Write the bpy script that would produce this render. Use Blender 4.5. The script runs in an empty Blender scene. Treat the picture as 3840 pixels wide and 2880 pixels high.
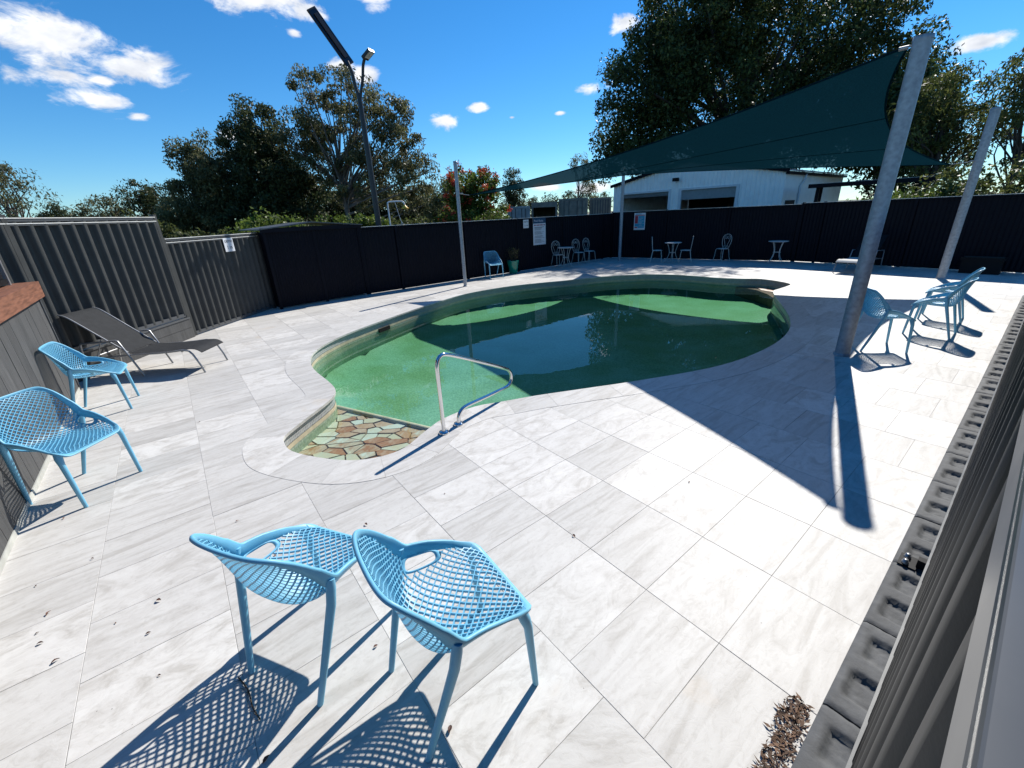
import bpy, bmesh, math, random
import numpy as np
from mathutils import Vector, Matrix
from mathutils.geometry import delaunay_2d_cdt

# ------------------------------------------------------------------ camera, sky, sun, exposure
S = bpy.context.scene
COL = S.collection
CAMH = 1.9428
cam_d = bpy.data.cameras.new('camera'); cam = bpy.data.objects.new('camera', cam_d); COL.objects.link(cam)
cam_d.sensor_width = 36; cam_d.lens = 14.5497; cam_d.shift_y = -0.00758
cam_d.clip_start = 0.01; cam_d.clip_end = 3000
RT = Vector((0.99889, -0.01712, -0.04389)); UP = Vector((0.04712, 0.36299, 0.93060)); FW = Vector((0.0, 0.93163, -0.36340))
cam.matrix_world = Matrix(((RT.x, UP.x, -FW.x, 0), (RT.y, UP.y, -FW.y, 0), (RT.z, UP.z, -FW.z, CAMH), (0, 0, 0, 1)))
S.camera = cam
SUN_AZ, SUN_EL = math.radians(54.0), math.radians(42.3)      # azimuth from +X towards +Y
SUN_DIR = Vector((math.cos(SUN_AZ)*math.cos(SUN_EL), math.sin(SUN_AZ)*math.cos(SUN_EL), math.sin(SUN_EL)))
world = bpy.data.worlds.new('World'); S.world = world; world.use_nodes = True
WN, WL = world.node_tree.nodes, world.node_tree.links
WN.clear()
def wn(t, **kw):
    n = WN.new(t)
    for k, v in kw.items(): setattr(n, k, v)
    return n
def dirv(az, el):
    a, e = math.radians(az), math.radians(el)
    return Vector((math.sin(a)*math.cos(e), math.cos(a)*math.cos(e), math.sin(e)))
def build_world():
    out = wn('ShaderNodeOutputWorld'); bg = wn('ShaderNodeBackground')
    WL.new(bg.outputs[0], out.inputs[0])
    sky = wn('ShaderNodeTexSky', sky_type='NISHITA'); sky.sun_disc = False
    sky.sun_elevation = SUN_EL; sky.sun_rotation = math.pi/2 - SUN_AZ
    sky.air_density = 1.0; sky.dust_density = 0.0; sky.ozone_density = 3.5; sky.altitude = 50
    hs = wn('ShaderNodeHueSaturation'); hs.inputs['Saturation'].default_value = 1.15; hs.inputs['Value'].default_value = 1.1
    tint = wn('ShaderNodeMix', data_type='RGBA', blend_type='MULTIPLY'); tint.inputs['Factor'].default_value = 1; tint.inputs['B'].default_value = (.66, .90, 1.08, 1)
    WL.new(sky.outputs[0], tint.inputs['A']); WL.new(tint.outputs['Result'], hs.inputs['Color'])
    tc = wn('ShaderNodeTexCoord')
    nz = wn('ShaderNodeTexNoise'); nz.inputs['Scale'].default_value = 13; nz.inputs['Detail'].default_value = 9; nz.inputs['Roughness'].default_value = .62; nz.inputs['Distortion'].default_value = .4
    mp = wn('ShaderNodeMapping'); mp.inputs['Scale'].default_value = (1, 1, 1.9)
    WL.new(tc.outputs['Generated'], mp.inputs[0]); WL.new(mp.outputs[0], nz.inputs['Vector'])
    # (azimuth from +Y, elevation, half width deg, half height deg)
    clouds = [(-41.2, 14.6, 5.4, 2.5), (-35.8, 13.9, 3.8, 1.7), (-38.6, 11.0, 2.9, .95), (-36.6, 10.2, 1.0, .4), (-38.4, 12.7, 1.2, .5),
              (-23.0, 20.4, 4.6, 1.7), (-19.6, 19.6, 2.4, 1.0), (-21.4, 17.9, .8, .5), (-13.0, 20.9, 2.6, .9), (-17.5, 15.6, 1.3, .7), (-14.8, 14.8, 1.2, .8), (-6.4, 10.5, 1.6, .95),
              (-2.4, 11.8, 1.1, .4), (1.5, 10.7, .5, .2), (7.2, 10.8, .6, .25), (10.6, 12.9, 2.1, .8), (14.3, 18.2, 1.4, .8), (44.2, 11.5, 1.6, .7), (-29.5, 9.0, .9, .5),
              (11.5, 2.6, 2.6, .7), (5.5, 3.0, 2.2, .5), (20.0, 27.0, 3.0, 1.2), (-30, 30, 6, 2.2), (-60, 22, 6, 2.4), (75, 18, 6, 1.6), (120, 20, 8, 2.5), (-110, 18, 8, 2.5), (170, 22, 8, 2.6)]
    prev = None
    for az, el, hw, hh in clouds:
        c = dirv(az, el)
        t1 = Vector((math.cos(math.radians(az)), -math.sin(math.radians(az)), 0)); t2 = t1.cross(c)
        sub = wn('ShaderNodeVectorMath', operation='SUBTRACT'); sub.inputs[1].default_value = c
        WL.new(tc.outputs['Generated'], sub.inputs[0])
        parts = []
        for tv, r in ((t1, hw), (t2, hh)):
            d = wn('ShaderNodeVectorMath', operation='DOT_PRODUCT'); d.inputs[1].default_value = tv/math.radians(r)
            WL.new(sub.outputs[0], d.inputs[0]); parts.append(d)
        cb = wn('ShaderNodeCombineXYZ'); WL.new(parts[0].outputs['Value'], cb.inputs[0]); WL.new(parts[1].outputs['Value'], cb.inputs[1])
        far = wn('ShaderNodeVectorMath', operation='DOT_PRODUCT'); far.inputs[1].default_value = -c*3
        WL.new(tc.outputs['Generated'], far.inputs[0])
        fm = wn('ShaderNodeMath', operation='MAXIMUM'); fm.inputs[1].default_value = 0; WL.new(far.outputs['Value'], fm.inputs[0])
        WL.new(fm.outputs[0], cb.inputs[2])
        ln = wn('ShaderNodeVectorMath', operation='LENGTH'); WL.new(cb.outputs[0], ln.inputs[0])
        m = wn('ShaderNodeMath', operation='SUBTRACT'); m.inputs[0].default_value = 1.0; WL.new(ln.outputs['Value'], m.inputs[1])
        if prev is None: prev = m
        else:
            mx = wn('ShaderNodeMath', operation='MAXIMUM'); WL.new(prev.outputs[0], mx.inputs[0]); WL.new(m.outputs[0], mx.inputs[1]); prev = mx
    nm = wn('ShaderNodeMath', operation='MULTIPLY_ADD'); nm.inputs[1].default_value = 3.6; nm.inputs[2].default_value = -1.75
    WL.new(nz.outputs['Fac'], nm.inputs[0])
    ad = wn('ShaderNodeMath', operation='ADD'); WL.new(prev.outputs[0], ad.inputs[0]); WL.new(nm.outputs[0], ad.inputs[1])
    mr = wn('ShaderNodeMapRange'); mr.interpolation_type = 'SMOOTHSTEP'
    mr.inputs['From Min'].default_value = -0.05; mr.inputs['From Max'].default_value = 0.75
    WL.new(ad.outputs[0], mr.inputs['Value'])
    clampm = wn('ShaderNodeMath', operation='GREATER_THAN'); clampm.inputs[1].default_value = -0.6; WL.new(prev.outputs[0], clampm.inputs[0])
    mul = wn('ShaderNodeMath', operation='MULTIPLY'); WL.new(mr.outputs[0], mul.inputs[0]); WL.new(clampm.outputs[0], mul.inputs[1])
    nz2 = wn('ShaderNodeTexNoise'); nz2.inputs['Scale'].default_value = 22; nz2.inputs['Detail'].default_value = 5; WL.new(mp.outputs[0], nz2.inputs['Vector'])
    rp = wn('ShaderNodeValToRGB'); rp.color_ramp.elements[0].position = .3; rp.color_ramp.elements[0].color = (6.0, 6.4, 7.2, 1)
    rp.color_ramp.elements[1].position = .62; rp.color_ramp.elements[1].color = (9.5, 9.6, 9.8, 1); WL.new(nz2.outputs['Fac'], rp.inputs[0])
    mix = wn('ShaderNodeMix', data_type='RGBA'); WL.new(mul.outputs[0], mix.inputs['Factor']); WL.new(hs.outputs[0], mix.inputs['A']); WL.new(rp.outputs[0], mix.inputs['B'])
    WL.new(mix.outputs['Result'], bg.inputs['Color']); bg.inputs['Strength'].default_value = 0.086
build_world()
sun_d = bpy.data.lights.new('sun', 'SUN'); sun_d.energy = 4.6; sun_d.angle = math.radians(0.53); sun_d.color = (1.0, .965, .905)
sun = bpy.data.objects.new('sun', sun_d); COL.objects.link(sun); sun.rotation_euler = SUN_DIR.to_track_quat('Z', 'Y').to_euler()
S.view_settings.view_transform = 'Standard'; S.view_settings.look = 'None'; S.view_settings.gamma = 1.0
S.view_settings.use_curve_mapping = False; S.view_settings.exposure = 0.47
S.render.engine = 'CYCLES'; S.cycles.use_denoising = True; S.cycles.max_bounces = 10; S.cycles.transparent_max_bounces = 16
S.cycles.caustics_reflective = False; S.cycles.caustics_refractive = False; S.cycles.sample_clamp_indirect = 6

# ------------------------------------------------------------------ helpers
RNG = random.Random(7)
class MB:
    def __init__(self): self.v = []; self.f = []; self.mi = []; self.m = 0; self.smooth = []
    def add(self, vs, fs, sm=False):
        o = len(self.v); self.v += [tuple(p) for p in vs]
        for q in fs: self.f.append(tuple(o+i for i in q)); self.mi.append(self.m); self.smooth.append(sm)
    def box(self, x0, x1, y0, y1, z0, z1, M=None):
        vs = [Vector((x, y, z)) for z in (z0, z1) for x, y in ((x0, y0), (x1, y0), (x1, y1), (x0, y1))]
        if M is not None: vs = [M @ p for p in vs]
        self.add(vs, [(3, 2, 1, 0), (4, 5, 6, 7), (0, 1, 5, 4), (1, 2, 6, 5), (2, 3, 7, 6), (3, 0, 4, 7)])
    def bar(self, a, b, w, h, upv=(0, 0, 1)):
        a, b = Vector(a), Vector(b); d = (b-a).normalized(); u = Vector(upv); s = d.cross(u)
        if s.length < 1e-4: s = d.cross(Vector((1, 0, 0)))
        s.normalize(); u = s.cross(d)
        vs = [p+s*sx*w/2+u*sz*h/2 for p in (a, b) for sx, sz in ((-1, -1), (1, -1), (1, 1), (-1, 1))]
        self.add(vs, [(0, 1, 2, 3), (7, 6, 5, 4), (0, 4, 5, 1), (1, 5, 6, 2), (2, 6, 7, 3), (3, 7, 4, 0)])
    def tube(self, pts, r, n=8, cap=True, closed=False):
        pts = [Vector(p) for p in pts]; k = len(pts)
        rs = r if isinstance(r, (list, tuple)) else [r]*k
        d0 = (pts[1]-pts[0]).normalized(); ref = Vector((0, 0, 1)) if abs(d0.z) < .9 else Vector((1, 0, 0))
        u = d0.cross(ref).normalized(); rings = []
        for i, p in enumerate(pts):
            if closed: d = pts[(i+1) % k]-pts[i-1]
            else: d = pts[min(i+1, k-1)]-pts[max(i-1, 0)]
            d.normalize(); u = (u-d*u.dot(d)); u.normalize(); w = d.cross(u)
            rings.append([p+(u*math.cos(2*math.pi*j/n)+w*math.sin(2*math.pi*j/n))*rs[i] for j in range(n)])
        vs = [q for rg in rings for q in rg]; fs = []
        for i in range(k if closed else k-1):
            a, b = i*n, ((i+1) % k)*n
            for j in range(n): fs.append((a+j, a+(j+1) % n, b+(j+1) % n, b+j))
        self.add(vs, fs, True)
        if cap and not closed: self.add(rings[0], [tuple(range(n))[::-1]]); self.add(rings[-1], [tuple(range(n))])
    def lathe(self, prof, n=20, c=(0, 0, 0)):
        vs = [(c[0]+r*math.cos(2*math.pi*j/n), c[1]+r*math.sin(2*math.pi*j/n), c[2]+z) for r, z in prof for j in range(n)]
        fs = [(i*n+j, i*n+(j+1) % n, (i+1)*n+(j+1) % n, (i+1)*n+j) for i in range(len(prof)-1) for j in range(n)]
        self.add(vs, fs, True)
    def prism(self, poly, z0, z1):
        n = len(poly); vs = [(p[0], p[1], z0) for p in poly]+[(p[0], p[1], z1) for p in poly]
        self.add(vs, [tuple(range(n))[::-1], tuple(range(n, 2*n))]+[(i, (i+1) % n, n+(i+1) % n, n+i) for i in range(n)])
    def mesh(self, name, mats):
        me = bpy.data.meshes.new(name); me.from_pydata(self.v, [], self.f)
        for m in (mats if isinstance(mats, (list, tuple)) else [mats]): me.materials.append(m)
        me.polygons.foreach_set('material_index', self.mi); me.polygons.foreach_set('use_smooth', self.smooth); me.update()
        return me
    def build(self, name, mats, parent=None, M=None):
        return link(name, self.mesh(name, mats), parent, M)
def link(name, me, parent=None, M=None):
    o = bpy.data.objects.new(name, me); COL.objects.link(o)
    if parent is not None: o.parent = parent
    if M is not None: o.matrix_local = M
    return o
def tag(o, label=None, cat=None, group=None, kind=None):
    for k, v in (('label', label), ('category', cat), ('group', group), ('kind', kind)):
        if v: o[k] = v
    return o
def empty(name, loc=(0, 0, 0), rz=0.0, label=None, cat=None, group=None):
    o = bpy.data.objects.new(name, None); COL.objects.link(o); o.location = loc; o.rotation_euler = (0, 0, rz); o.empty_display_size = .1
    return tag(o, label, cat, group)
def copy_tree(o, parent=None):
    c = o.copy(); COL.objects.link(c)
    if parent is not None: c.parent = parent
    for ch in list(o.children): copy_tree(ch, c)
    return c
def frame(p, q):                       # matrix: local x from p to q (plan), y to the left, z up
    d = Vector((q[0]-p[0], q[1]-p[1], 0)).normalized(); n = Vector((-d.y, d.x, 0))
    return Matrix(((d.x, n.x, 0, p[0]), (d.y, n.y, 0, p[1]), (0, 0, 1, 0), (0, 0, 0, 1)))
def catmull(pts, per=6, closed=False):
    pts = [np.array(p, float) for p in pts]; n = len(pts); out = []
    for i in range(n if closed else n-1):
        if closed: a, b, c, d = pts[i-1], pts[i], pts[(i+1) % n], pts[(i+2) % n]
        else: a, b, c, d = pts[max(i-1, 0)], pts[i], pts[i+1], pts[min(i+2, n-1)]
        for k in range(per):
            t = k/per; out.append(.5*((2*b)+(c-a)*t+(2*a-5*b+4*c-d)*t*t+(3*b-a-3*c+d)*t**3))
    if not closed: out.append(pts[-1])
    return out

# ------------------------------------------------------------------ materials
def newmat(name):
    m = bpy.data.materials.new(name); m.use_nodes = True; nt = m.node_tree
    return m, nt, nt.nodes['Principled BSDF'], nt.nodes['Material Output']
def pmat(name, col, rough=.5, metal=0., var=.12, scale=8., bump=0., bscale=60., spec=.5, stretch=(1, 1, 1), rnd=0.):
    m, nt, bs, out = newmat(name); N, L = nt.nodes, nt.links
    bs.inputs['Roughness'].default_value = rough; bs.inputs['Metallic'].default_value = metal; bs.inputs['Specular IOR Level'].default_value = spec
    tc = N.new('ShaderNodeTexCoord'); mp = N.new('ShaderNodeMapping'); mp.inputs['Scale'].default_value = stretch; L.new(tc.outputs['Object'], mp.inputs[0])
    nz = N.new('ShaderNodeTexNoise'); nz.inputs['Scale'].default_value = scale; nz.inputs['Detail'].default_value = 6; L.new(mp.outputs[0], nz.inputs['Vector'])
    rp = N.new('ShaderNodeValToRGB'); rp.color_ramp.elements[0].position = .3; rp.color_ramp.elements[1].position = .72
    rp.color_ramp.elements[0].color = tuple(c*(1-var) for c in col)+(1,); rp.color_ramp.elements[1].color = tuple(min(1, c*(1+var)) for c in col)+(1,)
    L.new(nz.outputs['Fac'], rp.inputs[0]); last = rp.outputs[0]
    if rnd:
        oi = N.new('ShaderNodeObjectInfo'); hv = N.new('ShaderNodeHueSaturation'); mr = N.new('ShaderNodeMapRange')
        mr.inputs['To Min'].default_value = 1-rnd; mr.inputs['To Max'].default_value = 1+rnd
        L.new(oi.outputs['Random'], mr.inputs['Value']); L.new(mr.outputs[0], hv.inputs['Value']); L.new(last, hv.inputs['Color']); last = hv.outputs[0]
    L.new(last, bs.inputs['Base Color'])
    rr = N.new('ShaderNodeMapRange'); rr.inputs['To Min'].default_value = max(0, rough-.08); rr.inputs['To Max'].default_value = min(1, rough+.08)
    L.new(nz.outputs['Fac'], rr.inputs['Value']); L.new(rr.outputs[0], bs.inputs['Roughness'])
    if bump:
        nb = N.new('ShaderNodeTexNoise'); nb.inputs['Scale'].default_value = bscale; nb.inputs['Detail'].default_value = 5; L.new(mp.outputs[0], nb.inputs['Vector'])
        b = N.new('ShaderNodeBump'); b.inputs['Strength'].default_value = bump; b.inputs['Distance'].default_value = .004
        L.new(nb.outputs['Fac'], b.inputs['Height']); L.new(b.outputs[0], bs.inputs['Normal'])
    return m
M = {}
def tile_material():
    m, nt, bs, out = newmat('travertine_tile'); N, L = nt.nodes, nt.links
    tc = N.new('ShaderNodeTexCoord'); oi = N.new('ShaderNodeObjectInfo'); ge = N.new('ShaderNodeNewGeometry')
    ad = N.new('ShaderNodeMath'); ad.operation = 'ADD'; L.new(oi.outputs['Random'], ad.inputs[0]); L.new(ge.outputs['Random Per Island'], ad.inputs[1])
    wn_ = N.new('ShaderNodeTexWhiteNoise'); wn_.noise_dimensions = '1D'; L.new(ad.outputs[0], wn_.inputs['W'])
    sc = N.new('ShaderNodeVectorMath'); sc.operation = 'SCALE'; sc.inputs['Scale'].default_value = 40; L.new(wn_.outputs['Color'], sc.inputs[0])
    of = N.new('ShaderNodeVectorMath'); of.operation = 'ADD'; L.new(tc.outputs['Object'], of.inputs[0]); L.new(sc.outputs[0], of.inputs[1])
    def noise(s, st, det, dist=0., rough=.6):
        mp = N.new('ShaderNodeMapping'); mp.inputs['Scale'].default_value = st; L.new(of.outputs[0], mp.inputs[0])
        n = N.new('ShaderNodeTexNoise'); n.inputs['Scale'].default_value = s; n.inputs['Detail'].default_value = det; n.inputs['Distortion'].default_value = dist; n.inputs['Roughness'].default_value = rough
        L.new(mp.outputs[0], n.inputs['Vector']); return n
    def ramp(src, stops):
        r = N.new('ShaderNodeValToRGB'); e = r.color_ramp.elements
        while len(e) < len(stops): e.new(.5)
        for q, (p, c) in zip(e, stops): q.position = p; q.color = c if len(c) == 4 else c+(1,)
        L.new(src, r.inputs[0]); return r
    def mixc(fac, a, b, mode='MIX'):
        x = N.new('ShaderNodeMix'); x.data_type = 'RGBA'; x.blend_type = mode
        if isinstance(fac, float): x.inputs['Factor'].default_value = fac
        else: L.new(fac, x.inputs['Factor'])
        L.new(a, x.inputs['A']); L.new(b, x.inputs['B']); return x.outputs['Result']
    streak = noise(2.2, (.8, 5.5, 1), 6, 1.2, .55); blotch = noise(3.6, (1, 1.8, 1), 9, 1.4, .68); fine = noise(13, (1, 1.9, 1), 8, 1.8, .70)
    c1 = ramp(streak.outputs['Fac'], [(.33, (.49, .462, .42)), (.47, (.595, .57, .53)), (.58, (.655, .632, .592)), (.76, (.59, .565, .525))])
    c2 = ramp(blotch.outputs['Fac'], [(.36, (.47, .442, .40)), (.5, (.605, .58, .54)), (.62, (.665, .642, .602))])
    c3 = ramp(fine.outputs['Fac'], [(.36, (.83, .82, .80)), (.5, (1, 1, 1)), (1, (1, 1, 1))])
    sel = ramp(wn_.outputs['Value'], [(.35, (0.15, 0.15, 0.15)), (.7, (.9, .9, .9))])
    col = mixc(sel.outputs[0], c1.outputs[0], c2.outputs[0]); col = mixc(.6, col, c3.outputs[0], 'MULTIPLY')
    # rusty stains with a shape of their own
    st = noise(1.3, (1, 1, 1), 5, .5); sr = ramp(st.outputs['Fac'], [(.64, (0, 0, 0)), (.76, (.45, .45, .45))])
    tint = N.new('ShaderNodeRGB'); tint.outputs[0].default_value = (.60, .50, .38, 1); col = mixc(sr.outputs[0], col, tint.outputs[0])
    vo = N.new('ShaderNodeTexVoronoi'); vo.inputs['Scale'].default_value = 7.; L.new(of.outputs[0], vo.inputs['Vector'])
    sp = ramp(vo.outputs['Distance'], [(.014, (.75, .75, .75)), (.024, (0, 0, 0))]); dk = N.new('ShaderNodeRGB'); dk.outputs[0].default_value = (.12, .10, .08, 1); col = mixc(sp.outputs[0], col, dk.outputs[0])
    hv = N.new('ShaderNodeHueSaturation'); mr = N.new('ShaderNodeMapRange'); mr.inputs['To Min'].default_value = .83; mr.inputs['To Max'].default_value = 1.06
    L.new(wn_.outputs['Value'], mr.inputs['Value']); L.new(mr.outputs[0], hv.inputs['Value']); L.new(col, hv.inputs['Color']); L.new(hv.outputs[0], bs.inputs['Base Color'])
    bs.inputs['Roughness'].default_value = .55; bs.inputs['Specular IOR Level'].default_value = .35
    b = N.new('ShaderNodeBump'); b.inputs['Strength'].default_value = .25; b.inputs['Distance'].default_value = .003; L.new(fine.outputs['Fac'], b.inputs['Height']); L.new(b.outputs[0], bs.inputs['Normal'])
    return m
M['tile'] = tile_material()
M['grout'] = pmat('grout', (.40, .385, .36), .9, var=.45, scale=3)
M['blue'] = pmat('blue_plastic', (.165, .455, .63), .45, var=.10, scale=5, bump=.08, bscale=300)
M['steel'] = pmat('stainless_steel', (.72, .72, .72), .12, 1., var=.04)
M['galv'] = pmat('galvanised_steel', (.34, .37, .40), .55, .35, var=.22, scale=22, bump=.1)
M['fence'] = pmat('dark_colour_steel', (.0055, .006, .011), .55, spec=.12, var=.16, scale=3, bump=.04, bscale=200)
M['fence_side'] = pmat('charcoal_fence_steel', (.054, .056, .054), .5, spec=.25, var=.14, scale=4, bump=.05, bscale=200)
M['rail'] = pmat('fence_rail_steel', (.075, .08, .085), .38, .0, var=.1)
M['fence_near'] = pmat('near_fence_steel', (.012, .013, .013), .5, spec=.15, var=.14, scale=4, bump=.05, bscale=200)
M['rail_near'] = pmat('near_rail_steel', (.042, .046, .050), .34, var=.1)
M['rail_glare'] = pmat('painted_rail_highlight', (.72, .71, .66), .35, var=.1)  # pale colour stands in for sun glare along the fence top rails
M['timber_cap'] = pmat('brown_timber', (.21, .088, .05), .55, var=.35, scale=5, stretch=(1, 9, 9), bump=.2)
M['board'] = pmat('grey_stained_board', (.068, .068, .067), .7, var=.3, scale=4, stretch=(9, 9, .8), bump=.25, rnd=.18)
M['sleeper'] = pmat('charcoal_sleeper', (.098, .10, .102), .8, var=.38, scale=9, bump=.7, bscale=35, rnd=.1)
M['black'] = pmat('black_paint', (.010, .010, .011), .6, spec=.15, var=.2)
M['lamp_black'] = pmat('black_powder_coat', (.014, .014, .017), .4, var=.2)
M['white_iron'] = pmat('white_painted_iron', (.62, .62, .58), .45, var=.1)
M['sling'] = pmat('charcoal_sling_fabric', (.030, .031, .032), .8, spec=.2, var=.22, scale=14, bump=.4, bscale=500)
M['alu'] = pmat('grey_aluminium', (.36, .36, .36), .35, .6, var=.08)
M['cushion'] = pmat('cream_fabric', (.55, .54, .5), .8, var=.1)
M['teal'] = pmat('teal_glaze', (.0, .17, .13), .15, var=.2)
M['soil'] = pmat('soil', (.04, .03, .02), .9, var=.3, scale=30)
M['white_wall'] = pmat('white_wall_steel', (.86, .86, .84), .5, var=.06, scale=2)
M['white_trim'] = pmat('white_trim', (.62, .64, .66), .5, var=.05)
M['roof'] = pmat('zinc_roof', (.45, .47, .5), .35, .3, var=.08)
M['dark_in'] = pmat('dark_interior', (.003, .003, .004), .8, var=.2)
M['door_steel'] = pmat('roller_door_steel', (.36, .38, .39), .5, var=.1)
M['cont_grey'] = pmat('grey_container', (.20, .20, .175), .6, var=.3, scale=3)
M['cont_blue'] = pmat('pale_blue_container', (.28, .36, .40), .6, var=.25, scale=3)
M['paper'] = pmat('white_sign_board', (.72, .73, .74), .5, var=.03)
M['ink'] = pmat('black_ink', (.02, .02, .022), .6, var=.1)
M['navy'] = pmat('navy_print', (.012, .055, .12), .5, var=.1)
M['red'] = pmat('red_print', (.45, .03, .04), .5, var=.1)
M['cyan'] = pmat('cyan_print', (.03, .34, .50), .5, var=.08)
M['yellow'] = pmat('yellow_plastic', (.65, .38, .03), .4, var=.1)
M['dirt'] = pmat('dry_grass_ground', (.11, .10, .055), .95, var=.4, scale=.7)
M['concrete'] = pmat('pool_render', (.42, .42, .38), .8, var=.2, scale=6, bump=.3)
M['cream'] = pmat('cream_band', (.56, .48, .33), .7, var=.2, scale=9)
M['solar'] = pmat('solar_glass', (.012, .016, .03), .12, var=.3)
M['lens'] = pmat('led_lens', (.5, .5, .48), .3, var=.1)
M['dead_leaf'] = pmat('dead_leaf', (.13, .055, .035), .7, var=.5, scale=20, rnd=.5)
M['mulch'] = pmat('bark_mulch', (.13, .075, .045), .85, var=.75, scale=35)
M['bark_grey'] = pmat('grey_bark', (.17, .14, .12), .9, var=.35, scale=5, bump=.4, bscale=20)
M['bark_dark'] = pmat('dark_bark', (.06, .05, .042), .9, var=.35, scale=5, bump=.4, bscale=20)
M['twig'] = pmat('dry_twig', (.07, .05, .03), .9, var=.3)
def mosaic_material():
    m, nt, bs, out = newmat('grey_mosaic_band'); N, L = nt.nodes, nt.links
    tc = N.new('ShaderNodeTexCoord'); br = N.new('ShaderNodeTexBrick'); br.offset = 0; br.inputs['Scale'].default_value = 1
    br.inputs['Brick Width'].default_value = .03; br.inputs['Row Height'].default_value = .03; br.inputs['Mortar Size'].default_value = .003
    br.inputs['Color1'].default_value = (.24, .25, .26, 1); br.inputs['Color2'].default_value = (.36, .37, .37, 1); br.inputs['Mortar'].default_value = (.5, .49, .46, 1)
    L.new(tc.outputs['UV'], br.inputs['Vector']); L.new(br.outputs['Color'], bs.inputs['Base Color']); bs.inputs['Roughness'].default_value = .35
    return m
M['mosaic'] = mosaic_material()
def pebble_material():
    m, nt, bs, out = newmat('green_pebble_plaster'); N, L = nt.nodes, nt.links
    tc = N.new('ShaderNodeTexCoord'); nz = N.new('ShaderNodeTexNoise'); nz.inputs['Scale'].default_value = 38; nz.inputs['Detail'].default_value = 6
    L.new(tc.outputs['Object'], nz.inputs['Vector']); rp = N.new('ShaderNodeValToRGB'); e = rp.color_ramp.elements
    e[0].position = .3; e[0].color = (.24, .31, .24, 1); e[1].position = .7; e[1].color = (.46, .54, .44, 1); L.new(nz.outputs['Fac'], rp.inputs[0])
    n2 = N.new('ShaderNodeTexNoise'); n2.inputs['Scale'].default_value = 1.4; n2.inputs['Detail'].default_value = 4; L.new(tc.outputs['Object'], n2.inputs['Vector'])
    r2 = N.new('ShaderNodeValToRGB'); r2.color_ramp.elements[0].position = .35; r2.color_ramp.elements[0].color = (.75, .78, .6, 1); r2.color_ramp.elements[1].color = (1, 1, 1, 1); r2.color_ramp.elements[1].position = .65
    L.new(n2.outputs['Fac'], r2.inputs[0]); mx = N.new('ShaderNodeMix'); mx.data_type = 'RGBA'; mx.blend_type = 'MULTIPLY'; mx.inputs['Factor'].default_value = 1
    L.new(rp.outputs[0], mx.inputs['A']); L.new(r2.outputs[0], mx.inputs['B']); L.new(mx.outputs['Result'], bs.inputs['Base Color']); bs.inputs['Roughness'].default_value = .8
    return m
M['pebble'] = pebble_material()
def stone_material():
    m, nt, bs, out = newmat('crazy_paving_stone'); N, L = nt.nodes, nt.links
    tc = N.new('ShaderNodeTexCoord'); oi = N.new('ShaderNodeObjectInfo'); nz = N.new('ShaderNodeTexNoise'); nz.inputs['Scale'].default_value = 5; nz.inputs['Detail'].default_value = 7; nz.inputs['Distortion'].default_value = 1.5
    L.new(tc.outputs['Object'], nz.inputs['Vector'])
    ad = N.new('ShaderNodeMath'); ad.operation = 'MULTIPLY_ADD'; ad.inputs[1].default_value = .75; L.new(oi.outputs['Random'], ad.inputs[0])
    ml = N.new('ShaderNodeMath'); ml.operation = 'MULTIPLY'; ml.inputs[1].default_value = .45; L.new(nz.outputs['Fac'], ml.inputs[0]); L.new(ml.outputs[0], ad.inputs[2])
    rp = N.new('ShaderNodeValToRGB'); e = rp.color_ramp.elements; stops = [(.15, (.50, .52, .44)), (.34, (.56, .46, .30)), (.48, (.60, .60, .52)), (.60, (.46, .24, .11)), (.72, (.54, .38, .27)), (.86, (.36, .14, .05)), (1, (.58, .52, .40))]
    while len(e) < len(stops): e.new(.5)
    for q, (p, c) in zip(e, stops): q.position = p; q.color = c+(1,)
    L.new(ad.outputs[0], rp.inputs[0]); L.new(rp.outputs[0], bs.inputs['Base Color']); bs.inputs['Roughness'].default_value = .5
    return m
M['stone'] = stone_material()
M['stone_joint'] = pmat('stone_mortar', (.20, .13, .08), .9, var=.3, scale=12)
def water_material():
    m, nt, bs, out = newmat('pool_water'); N, L = nt.nodes, nt.links; N.remove(bs)
    tr = N.new('ShaderNodeBsdfTransparent'); tr.inputs[0].default_value = (.93, .97, .95, 1)
    gl = N.new('ShaderNodeBsdfGlossy'); gl.inputs['Roughness'].default_value = 0.004
    fr = N.new('ShaderNodeFresnel'); ge = N.new('ShaderNodeNewGeometry'); mi = N.new('ShaderNodeMapRange'); mi.inputs['To Min'].default_value = 1.37; mi.inputs['To Max'].default_value = 1/1.37; L.new(ge.outputs['Backfacing'], mi.inputs['Value']); L.new(mi.outputs[0], fr.inputs['IOR'])
    tc = N.new('ShaderNodeTexCoord'); nz = N.new('ShaderNodeTexNoise'); nz.inputs['Scale'].default_value = 2.2; nz.inputs['Detail'].default_value = 3; L.new(tc.outputs['Object'], nz.inputs['Vector'])
    b = N.new('ShaderNodeBump'); b.inputs['Strength'].default_value = .05; b.inputs['Distance'].default_value = .02; L.new(nz.outputs['Fac'], b.inputs['Height']); L.new(b.outputs[0], gl.inputs['Normal']); L.new(b.outputs[0], fr.inputs['Normal'])
    mx = N.new('ShaderNodeMixShader'); L.new(fr.outputs[0], mx.inputs[0]); L.new(tr.outputs[0], mx.inputs[1]); L.new(gl.outputs[0], mx.inputs[2]); L.new(mx.outputs[0], out.inputs['Surface'])
    va = N.new('ShaderNodeVolumeAbsorption'); va.inputs['Color'].default_value = (.24, .82, .54, 1); va.inputs['Density'].default_value = .74; L.new(va.outputs[0], out.inputs['Volume'])
    return m
M['water'] = water_material()
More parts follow.
